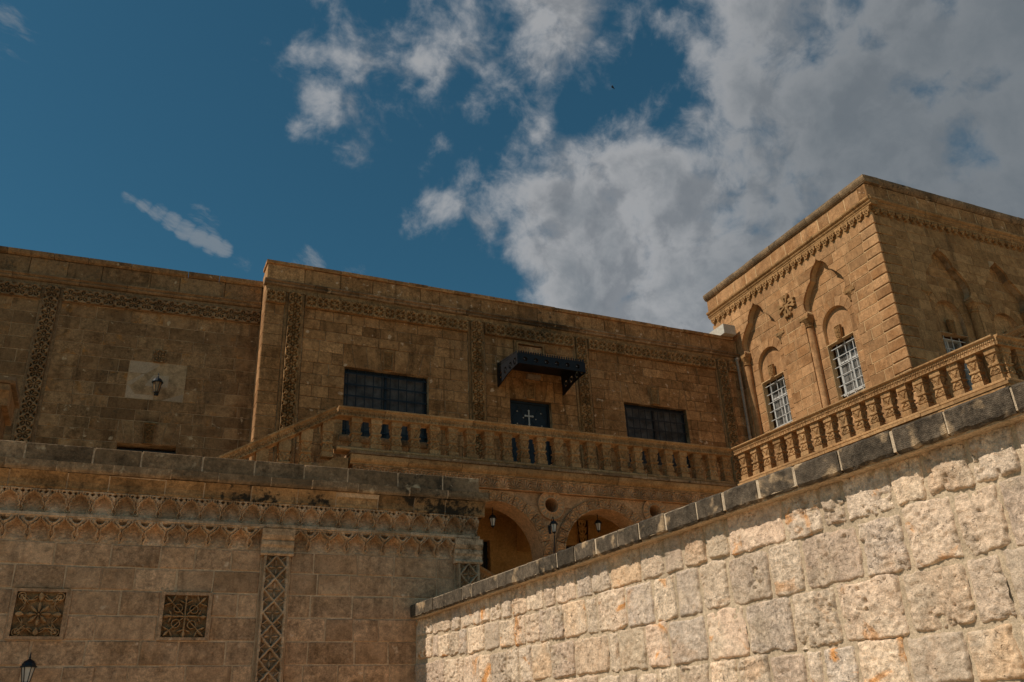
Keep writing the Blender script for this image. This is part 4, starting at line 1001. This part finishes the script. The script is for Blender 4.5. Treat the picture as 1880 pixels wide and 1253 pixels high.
N1 = [hf('trefoil_niche', .232, .25, 56, 60, H_niche(.232, .25, 1), 'terc', back=.03, worn=i_ + 1) for i_ in range(4)]
N2 = [hf('trefoil_niche', .232, .25, 56, 60, H_niche(.232, .25, 2), 'terc', back=.03, worn=i_ + 1) for i_ in range(4)]
n = int(round((E1 - E0) / .234)); p = (E1 - .004 - E0) / n
for i in range(n):
    u = E0 + p * (i + .5); put('trefoil_niche', random.choice(N1), te, TER.mat(u, 2.695, .075 + random.uniform(-.006, .006)) @ Matrix.Diagonal((p / .232, 1, 1, 1)))
for i in range(n):
    u = E0 + p * (i + 1.0)
    if u > E1 - .1: continue
    put('trefoil_niche', random.choice(N2), te, TER.mat(u, 2.395, .085) @ Matrix.Diagonal((p / .232, 1, 1, 1)))
mould(TER, te, 'fillet_stone', [(.09, 2.522), (-.085, 2.522), (-.095, 2.535), (-.09, 2.565), (.09, 2.568)], E0, E1, 1.0, 'terc', 21, jm='term')
mould(TER, te, 'cove_stone', [(.04, 2.822), (-.09, 2.822), (-.10, 2.845), (-.095, 2.875), (-.10, 2.92), (-.125, 2.97), (-.15, 3.005), (.04, 3.01)], E0, E1 + .08, .52, 'tcor', 22, gap=.014, var=.12, jm='term')
mould(TER, te, 'cornice_slab', [(.1, 3.012), (-.16, 3.012), (-.18, 3.035), (-.185, 3.055), (-.185, 3.12), (.1, 3.13)], E0, E1 + .11, .56, 'tcop', 23, gap=.014, var=.15, jm='term')
rr = random.Random(24); cs = split(E0, E1 + .03, .60, rr, .12)
put('mortar_joint', MB().box(E0, E1 + .0, -.05, .40, 3.131, 3.338).mesh('mortar_joint', 'term'), te, TER.mat())
for a, b in zip(cs, cs[1:]): put('coping_block', block('coping_block', R4(-(b - a) / 2 + .009, (b - a) / 2 - .009, -.103, .106), 'tcop', -.056, .42, .006, rr, .004), te, TER.mat((a + b) / 2, 3.24))
for a, b in zip(cs, cs[1:]): put('coping_top', MB().box(-(b - a) / 2 + .007, (b - a) / 2 - .007, -.046, .42, -.004, .006).mesh('coping_top', 'tcop'), te, TER.mat((a + b) / 2, 3.342))
# lattice pilasters
XS = [hf('lattice_tile', .29, .258, 44, 40, H_xstar(.29, .258), 'terc', back=.03, worn=i_ + 1) for i_ in range(4)]
for q in TP:
    pl_ = put('lattice_pilaster', MB().box(-.165, .165, -.003, .05, GZ, 2.2).mesh('lattice_pilaster', 'terc'), te, TER.mat(q, 0))
    for j in range(11): put('lattice_tile', random.choice(XS), pl_, TER.mat(q, 2.2 - .258 * (j + .5), -.005))
    put('pilaster_cap', MB().sweep([(.03, 2.205), (-.075, 2.205), (-.09, 2.225), (-.08, 2.245), (-.065, 2.255), (-.065, 2.30), (-.085, 2.33), (-.085, 2.37), (-.07, 2.385), (-.09, 2.40), (-.11, 2.44), (-.11, 2.515), (.03, 2.518)], -.19, .19).mesh('pilaster_cap', 'terc'), pl_, TER.mat(q, 0))
# carved square panels
def H_pan1(U, V):
    Z = 0 * U; r = np.hypot(U, V)
    for k in range(8): Z = np.maximum(Z, .085 * petal(U, V, PI / 4 * k, .01, .115, .036, .8))
    Z = np.maximum(Z, .08 * disc(U, V, 0, 0, .014))
    for k in range(4):
        a = PI / 2 * k; c, s = math.cos(a), math.sin(a); X = U * c + V * s; Y = -U * s + V * c
        Z = np.maximum(Z, .08 * petal(X - .125, Y, 0, 0, .085, .05, .7) * (.5 + .5 * np.abs(np.sign(np.sin(Y * 130)))))
        for m_ in (-1, 1):
            cv = .155 + .02 * np.cos(Y * 60)
            Z = np.maximum(Z, .08 * sst(0, .8, 1 - np.abs(X - .16 - .025 * np.cos(Y * m_ * 34 + .5)) / .014) * (np.abs(Y) > .035) * (np.abs(Y) < .19))
            Z = np.maximum(Z, .08 * ringf(X, Y, .175, m_ * .175, .034, .013))
        Z = np.maximum(Z, .08 * petal(U, V, a + PI / 4, .14, .225, .018, .8))
    return Z
def H_pan2(U, V):
    Z = 0 * U
    for k in range(4):
        a = PI / 2 * k; c, s = math.cos(a), math.sin(a); X = U * c + V * s; Y = -U * s + V * c
        Z = np.maximum(Z, .08 * seg(X, Y, (0, 0), (.15, 0), .016)); Z = np.maximum(Z, .08 * petal(X, Y, 0, .13, .222, .034, .8))
        Z = np.maximum(Z, .08 * ringf(X, Y, .085, .075, .042, .013))
        Z = np.maximum(Z, .08 * seg(X, Y, (.02, .02), (.14, .14), .012))
        Z = np.maximum(Z, .08 * petal(X, Y, PI / 4, .17, .285, .028, .8))
        for m_ in (-1, 1): Z = np.maximum(Z, .08 * petal(X - .14, Y - .14, PI / 4 + m_ * 1.15, 0, .085, .02, .8)); Z = np.maximum(Z, .08 * petal(X - .13, Y, m_ * 1.1, 0, .075, .018, .8))
    return Z
for (uc, vcn), Hf in zip(pan, (H_pan1, H_pan2)):
    pb = put('carved_panel', plate('carved_panel', R4(-.268, .268, -.258, .258), [R4(-.232, .232, -.226, .226)], -.012, .05, 'ter'), te, TER.mat(uc, pm, -.02))
    put('panel_relief', hf('panel_relief', .466, .454, 120, 120, lambda U, V: Hf(U * .96, V * .96) * .9, 'terp', back=.0, worn=5), pb, TER.mat(uc, pm, .045))

# ------------------------------------------------------------------ rubble wall with dark coping
rw = root('rubble_wall', 'sunlit rough cream rubble wall with dark coping rising to the right', 'wall', (4.2, 6, GZ))
def rubble(u0, u1, va, vb, seed):
    """one rock-faced stone between u0..u1 and the row lines va (bottom), vb (top)"""
    w_, h_ = u1 - u0, vb - va; rnd = random.Random(seed)
    step = .0095; nx = max(8, int(w_ / step)); ny = max(8, int(h_ / step))
    us = np.linspace(-w_ / 2, w_ / 2, nx); vs = np.linspace(-h_ / 2, h_ / 2, ny); U, V = np.meshgrid(us, vs)
    sd = seed * 31 % 9973
    # uneven outline, rock face
    Uw = U + .022 * (fbm(U * 10 + 5, V * 10, sd, 5) - .5) * 2; Vw = V + .024 * (fbm(U * 10, V * 10 + 9, sd + 40, 4) - .5) * 2
    rc = min(w_, h_) * rnd.uniform(.03, .12); ax = np.abs(Uw) - (w_ / 2 - rc - .006); ay = np.abs(Vw) - (h_ / 2 - rc - .006)
    sdf = np.hypot(np.maximum(ax, 0), np.maximum(ay, 0)) + np.minimum(np.maximum(ax, ay), 0) - rc
    e = np.clip(-sdf / rnd.uniform(.008, .014), 0, 1); edge = e ** .75
    amp = rnd.choice((.008, .014, .02, .026))
    tx, ty = rnd.uniform(-.06, .06), rnd.uniform(-.05, .05)
    body = np.full_like(U, .075); b0 = rnd.uniform(.027, .042)
    for _ in range(11):
        px_, py_ = rnd.uniform(-.5, .5) * w_, rnd.uniform(-.5, .5) * h_
        body = np.minimum(body, b0 + rnd.uniform(-.004, .012) + rnd.uniform(-.16, .16) * (U - px_) + rnd.uniform(-.16, .16) * (V - py_))
    body = np.maximum(body, .022) + tx * U * .3 + ty * V * .3
    Ur = U + .02 * fbm(U * 14, V * 14, sd + 3, 2); Vr = V + .02 * fbm(U * 14 + 9, V * 14, sd + 4, 2)
    chis = (fbm(Ur * 8 + 3, Vr * 8, sd + 7, 2) - .5) * .022 + (fbm(Ur * 21, Vr * 27 + 2, sd + 11, 5, True) - .5) * amp + (fbm(U * 60, V * 60, sd + 17, 2) - .5) * .008
    q = rnd.uniform(.007, .014); kq = rnd.uniform(.3, .75); chis = (1 - kq) * chis + kq * np.round(chis / q) * q
    Z = edge * np.maximum(body + chis, .016) - .008 - 2.2 * np.maximum(sdf, 0)
    if rnd.random() < .5:
        pit = sst(.60, .72, fbm(U * 20, V * 20, sd + 23, 3)) * sst(.4, .6, fbm(U * 5, V * 5, sd + 29, 2)); Z = Z - .022 * pit * edge
    Z = np.where(sdf > 0, np.minimum(Z, -.008 - 2.2 * sdf), Z)
    k = nx * ny; pts = np.stack([U, -Z, V], -1).reshape(-1, 3)
    idx = np.arange(k).reshape(ny, nx); keep = (sdf < .016).reshape(-1)
    f = []
    for j in range(ny - 1):
        for i in range(nx - 1):
            q4 = (idx[j, i], idx[j, i + 1], idx[j + 1, i + 1], idx[j + 1, i])
            if all(keep[t] for t in q4): f.append(q4)
    used = sorted({i for q4 in f for i in q4}); rm = {i: n_ for n_, i in enumerate(used)}
    return MESH('stone', [pts[i] for i in used], [tuple(rm[i] for i in q4) for q4 in f], 'rub', True)
def rowline(tab): 
    ys = [t[0] for t in tab]; zs = [t[1] for t in tab]
    return lambda u: float(np.interp(u, ys, zs))
ZT = 1.655; ZCB = ZT - .152                              # underside of the coping
RL = [rowline([(0, ZCB + .02), (12, ZCB + .02)]), rowline([(0, 1.30), (1.2, 1.245), (3, 1.215), (9, 1.22)]), rowline([(0, 1.03), (1.8, .945), (4.2, .875), (9, .855)]), rowline([(0, .70), (2, .60), (4.5, .535), (9, .485)]), rowline([(0, .36), (3, .28), (5, .23), (9, .215)]), rowline([(0, .03), (9, -.11)]), rowline([(0, -.30), (9, -.44)])]
z7 = lambda x: 760 + x / 2.894
z8 = lambda x: 1280 + x / 2.1867
ROWX = [
 [z7(x) for x in (22, 100, 200, 249, 352, 403, 466, 520, 597, 691, 755, 860, 945, 1042, 1207, 1330, 1428, 1552)] + [z8(x) for x in (125, 350, 497, 590, 780, 912, 1095, 1285)],
 [z7(x) for x in (22, 101, 132, 189, 239, 285, 377, 457, 534, 593, 665, 797, 917, 980, 1130, 1277, 1395, 1527)] + [z8(x) for x in (130, 297, 427, 660, 840, 1050, 1238)],
 [z7(x) for x in (22, 165, 267, 350, 413, 496, 562, 630, 730, 860, 1038, 1097, 1237, 1360, 1562)] + [z8(x) for x in (203, 390, 573, 838, 1103, 1253)],
 [z7(x) for x in (22, 150, 270, 360, 470, 570, 690, 870, 987, 1107, 1195, 1302, 1417)] + [z8(x) for x in (55, 170, 302, 445, 515, 650, 850, 1095, 1305)],
]
rr = random.Random(99); UEND = 9.4; sid = 0; uvm = lambda r_, u: (RL[r_](u) + RL[r_ + 1](u)) / 2
for r_ in range(6):
    us = []
    if r_ < 4:
        for x in ROWX[r_]:
            v = 1.3 - .33 * r_
            for _ in range(4): u = WAL.ux(x, v); v = uvm(r_, u)
            us.append(u)
        us[0] = .02
    else: us = [.02]
    while us[-1] < UEND: us.append(us[-1] + rr.uniform(.26, .55))
    for a, b in zip(us, us[1:]):
        sid += 1
        if b - a < .05: continue
        lo = max(RL[r_ + 1](a), RL[r_ + 1](b)) - rr.uniform(0, .018); hi = min(RL[r_](a), RL[r_](b)) + rr.uniform(-.015, .012)
        gap = .003 if b < 4.5 else .006
        put('stone', rubble(a + gap, b - gap, lo + .003, hi - .002, 500 + sid), rw, WAL.mat((a + b) / 2, (lo + hi) / 2 + .001, .004))
# mortar core with a slightly uneven face
nx, ny = 190, 64; us = np.linspace(0, UEND, nx); vs = np.linspace(GZ, ZCB + .03, ny); U, V = np.meshgrid(us, vs)
Zm = (fbm(U * 4, V * 4, 5, 4) - .5) * .014
pts = np.stack([U, -Zm, V], -1).reshape(-1, 3); f = [(j * nx + i, j * nx + i + 1, (j + 1) * nx + i + 1, (j + 1) * nx + i) for j in range(ny - 1) for i in range(nx - 1)]
mb = MB(); mb.v = [tuple(p_) for p_ in pts]; mb.f = f; mb.box(.0, UEND, .03, .55, GZ, ZCB + .02)
put('mortar', mb.mesh('mortar', 'rubm', True), rw, WAL.mat(0, 0, .003))
cj = [z7(x) for x in (25, 55, 100, 155, 255, 305, 440, 585, 665, 760, 855, 965, 1080, 1195, 1335, 1500)] + [z8(x) for x in (105, 245, 390, 572, 785, 1000, 1270)]
cu_ = [.12] + [WAL.ux(x, 1.58, -.13) for x in cj[1:]] 
while cu_[-1] < UEND: cu_.append(cu_[-1] + rr.uniform(.33, .42))
for a, b in zip(cu_, cu_[1:]):
    g = rr.uniform(.007, .015) * (1 if a > 3 else .5); nn = 9; k = 0; mbq = MB()
    xs = np.linspace(-(b - a) / 2 + g, (b - a) / 2 - g, nn)
    for ix, x in enumerate(xs):
        if ix in (0, nn - 1): x = x + rr.uniform(-.005, .005)
        j1, j2, j3, j4 = rr.uniform(-.005, .005), rr.uniform(-.006, .006), rr.uniform(-.0018, .0018), rr.uniform(-.006, .006)
        mbq.v += [(x, .56, -.075), (x, -.12 + j1, -.078 + j2), (x, -.134 + j3, -.062 + j2), (x, -.136 + j3 * .7, .060 + j4 * .5), (x, -.122, .076 + j4 * .4), (x, .56, .078)]
    for i in range(nn - 1):
        for t in range(6): u_ = (t + 1) % 6; mbq.f.append((i * 6 + t, i * 6 + u_, i * 6 + 6 + u_, i * 6 + 6 + t))
    mbq.f += [tuple(range(6)), tuple((nn - 1) * 6 + t for t in reversed(range(6)))]
    put('coping_stone', mbq.mesh('coping_stone', 'bas'), rw, WAL.mat((a + b) / 2, ZT - .077 + rr.uniform(-.004, .004), rr.uniform(-.004, .004)) @ Matrix.Rotation(rr.uniform(-.006, .006), 4, 'Y'))
put('bedding_mortar', MB().box(.13, UEND, -.10, .5, ZCB - .012, ZCB + .012).mesh('bedding_mortar', 'rubm'), rw, WAL.mat())
put('mortar_joint', MB().box(.125, UEND, -.1275, .5, ZT - .141, ZT - .010).mesh('mortar_joint', 'rubm'), rw, WAL.mat())

# ------------------------------------------------------------------ canopy over the door
ca = root('door_canopy', 'black metal canopy with pierced rings over the black door', 'canopy', (8.615, 17.4, 7.78))
cx0, cx1, cyf, = 7.75, 9.48, 1.17
slopeT = (8.30 - 8.16) / cyf
def bracket():
    P = [(0, 7.78), (.29, 7.825), (.57, 7.885), (.84, 7.905), (cyf, 7.907), (cyf, 8.16), (0, 8.285)]
    hs = []
    for y in (.19, .48, .77, 1.03):
        r_ = .085; zc = 8.025
        hs.append(([(y + r_ * math.cos(2 * PI * i / 18), zc + r_ * math.sin(2 * PI * i / 18)) for i in range(18)], (y, zc)))
    return P, hs
BP, BH = bracket()
for x in (cx0, cx1):
    SF = Fr(x, 17.5, 0, -1)
    me = plate('side_bracket', BP, [h[0] for h in BH], -.012, .012, 'steel')
    b_ = put('side_bracket', me, ca, SF.mat())
    for ring, (y, zc) in BH:
        mbx = MB(); 
        for a in (PI / 4, 3 * PI / 4): mbx.tube((y - .086 * math.cos(a), 0, zc - .086 * math.sin(a)), (y + .086 * math.cos(a), 0, zc + .086 * math.sin(a)), .005, 5)
        mbx.lathe([(.042, -.01), (.042, .01)], 10, (0, 0, 0)); mbx.v[-20:] = [(vx + y, vz, vy + zc) for vx, vy, vz in mbx.v[-20:]]
        put('ring_cross', mbx.mesh('ring_cross', 'steel'), b_, SF.mat())
W_ = cx1 - cx0
fh = [circ(-W_ / 2 + .19 + .27 * k, .0, .055, 16) for k in range(6)]
fa = put('fascia', plate('fascia', R4(-W_ / 2 + .013, W_ / 2 - .013, -.118, .118), fh, -.01, .01, 'steel'), ca, CEN.mat((cx0 + cx1) / 2, 8.047, -cyf + .01))
for k in range(6):
    q = circ(0, 0, .04, 12); put('rosette_disc', MB().lathe([(.03, 0), (.022, .012)], 8).mesh('rosette_disc', 'steel'), fa, CEN.mat((cx0 + cx1) / 2 - W_ / 2 + .19 + .27 * k, 8.047, -cyf + .03) @ ROTF)
put('roof_sheet', MESH('roof_sheet', [(-W_ / 2 + .013, 0, 8.30), (W_ / 2 - .013, 0, 8.30), (W_ / 2 - .013, -cyf + .03, 8.155), (-W_ / 2 + .013, -cyf + .03, 8.155), (-W_ / 2 + .013, 0, 8.285), (W_ / 2 - .013, 0, 8.285), (W_ / 2 - .013, -cyf + .03, 8.14), (-W_ / 2 + .013, -cyf + .03, 8.14)], [(0, 3, 2, 1), (4, 5, 6, 7), (0, 1, 5, 4), (1, 2, 6, 5), (2, 3, 7, 6), (3, 0, 4, 7)], 'steel'), ca, CEN.mat((cx0 + cx1) / 2, 0))
cre = plate('cresting', [(-.032, -.005), (.032, -.005), (.032, .018), (.012, .034), (.02, .06), (0, .09), (-.02, .06), (-.012, .034), (-.032, .018)], [], -.005, .005, 'steel')
for i in range(28): put('cresting', cre, ca, CEN.mat(cx0 + .04 + i * (W_ - .08) / 27, 8.166, -cyf + .012))
for x in (cx0, cx1):
    for i in range(18):
        y = .03 + i * (cyf - .08) / 17; SF = Fr(x, 17.5, 0, -1); put('cresting', cre, ca, SF.mat(y, 8.318 - y * (.155 / cyf), 0))
put('door_lamp', MB().box(-.17, .17, -.10, 0, -.05, .05).mesh('door_lamp', 'pipe'), ca, CEN.mat(CEN.pix(977, 695)[0], CEN.pix(977, 695)[1], -.02))

# ------------------------------------------------------------------ lanterns
def lantern_parts(rt, Mx, glass, s=1.0, hang=False):
    """six-sided lantern: origin at the middle of the glass"""
    S = Matrix.Diagonal((s, s, s, 1)); n = 6
    P = lambda nm, mb, mt: put(nm, mb.mesh(nm, mt), rt, Mx @ S)
    P('glass', MB().lathe([(.055, -.14), (.10, .10)], n), glass)
    fr2 = MB()
    for i in range(n):
        a = 2 * PI * i / n; fr2.tube((.058 * math.cos(a), .058 * math.sin(a), -.145), (.104 * math.cos(a), .104 * math.sin(a), .105), .008, 5)
    P('cage', fr2, 'iron')
    P('rim', MB().lathe([(.085, .095), (.135, .10), (.135, .118), (.10, .125)], 12), 'iron')
    P('hood', MB().lathe([(.115, .125), (.108, .16), (.08, .20), (.04, .222), (.018, .24)], 12), 'iron')
    P('finial', MB().lathe([(.012, .24), (.02, .262), (.012, .28), (.009, .33), (.003, .35)], 8), 'iron')
    P('base', MB().lathe([(.004, -.235), (.014, -.21), (.02, -.185), (.05, -.165), (.068, -.15), (.06, -.14)], 10), 'iron')
def wall_lantern(label, fr, u, v, out, glass, s, up=True, drop=.0):
    rt = root('wall_lantern', label, 'lantern', tuple(fr.at(u, v, 0)), 'iron lanterns on the walls')
    Mx = fr.mat(u, v, -out); lantern_parts(rt, Mx, glass, s)
    br = MB(); pts_ = [(0, 0 - out * 0, -.26 * s)] if False else None
    path = [(0, .0 + out, .02), (0, out * .7, .10 * s + drop), (0, out * .35, .30 * s), (0, 0.02, .36 * s), (0, 0, .30 * s)] if up else [(0, out, -.1), (0, out * .5, -.22 * s), (0, .02, -.25 * s), (0, 0, -.2 * s)]
    for a, b in zip(path, path[1:]): br.tube(a, b, .011 * s, 6)
    put('bracket', br.mesh('bracket', 'iron'), rt, Mx)
    put('wall_plate', MB().box(-.045 * s, .045 * s, out - .015, out - .001, -.14 * s, .14 * s).mesh('wall_plate', 'iron'), rt, Mx)
    return rt
u, v = LEF.pix(288, 710, -.22); wall_lantern('black wall lantern with amber glass on the pale stone patch', LEF, u, v, .22, 'amber', .84)
u, v = TER.pix(50, 1237, -.2); wall_lantern('black wall lantern below the carved flower panel on the terrace wall', TER, u, v, .2, 'frost', .58, up=False)
u, v = ARC.pix(1017, 969, -.2); wall_lantern('black wall lantern on the pier between the two arches', ARC, u, v, .2, 'frost', .62)
for lab, x, c in (('black lantern hanging in the left arch beside the terrace corner', 904.8, 6.74), ('black lantern hanging in the right arch behind the rubble wall', 1098.5, 9.22)):
    HF_ = Fr(0, 16.0, 1, 0); u, v = HF_.pix(x, 958 if c < 7 else 967)
    rt = root('hanging_lantern', lab, 'lantern', (u, 16.0, v), 'lanterns hanging in the arcade')
    Mx = HF_.mat(u, v); lantern_parts(rt, Mx, 'frost', .62)
    zt2 = 4.74 - v
    put('chain', MB().tube((0, 0, .2), (0, 0, zt2 - .03), .009, 6).mesh('chain', 'iron'), rt, Mx)
    put('ceiling_rose', MB().lathe([(.02, zt2 - .06), (.07, zt2 - .03), (.075, zt2)], 12).mesh('ceiling_rose', 'iron'), rt, Mx)
cab = root('lamp_cable', 'thin dark cable running down from the lantern between the arches', 'cable', tuple(ARC.at(7.98, 3.2, 0)))
mb = MB(); pth = [(8.0, 3.86), (7.985, 3.7), (7.96, 3.5), (7.955, 3.2), (7.955, 2.4)]
for a, b in zip(pth, pth[1:]): mb.tube((a[0], -.05, a[1]), (b[0], -.05, b[1]), .011, 6)
put('cable', mb.mesh('cable', 'iron'), cab, ARC.mat())

# ------------------------------------------------------------------ bird
d = ray(1125.3, 160); d = d / np.linalg.norm(d) * 70
bd = root('bird', 'small dark bird flying in the gap between the clouds', 'bird', tuple(d))
right = Vector(RM[0]); up_ = Vector(-RM[1]); fwd = Vector(RM[2]); ax = (right * .5 - up_ * .75).normalized()
def bp(a, s_, t): return tuple(ax * a + (up_ * .45 + right * .3 + fwd * .8) * s_ + fwd.cross(ax) * t * .3)
mb = MB(); ring = [(-.16, .012), (-.08, .035), (.02, .05), (.12, .035), (.18, .028), (.22, .006)]
qd = ax.to_track_quat('Z', 'Y'); k = 8
for a, r_ in ring:
    for i in range(k): t = 2 * PI * i / k; mb.v.append(tuple(ax * a + qd @ Vector((r_ * math.cos(t), r_ * math.sin(t), 0))))
for q in range(len(ring) - 1):
    for i in range(k): j = (i + 1) % k; mb.f.append((q * k + i, q * k + j, q * k + k + j, q * k + k + i))
put('bird_body', mb.mesh('bird_body', 'bird', True), bd, Matrix.Translation(tuple(d)))
for s_ in (-1, 1):
    wv_ = [bp(.08, 0, 0), bp(-.06, 0, 0), bp(-.12, .22 * s_, .1), bp(.02, .26 * s_, .15)]
    vv = wv_ + [tuple(Vector(p_) + ax.cross(fwd) * .012) for p_ in wv_]
    put('wing', MESH('wing', vv, [(0, 1, 2, 3), (7, 6, 5, 4), (0, 4, 5, 1), (1, 5, 6, 2), (2, 6, 7, 3), (3, 7, 4, 0)], 'bird'), bd, Matrix.Translation(tuple(d)))
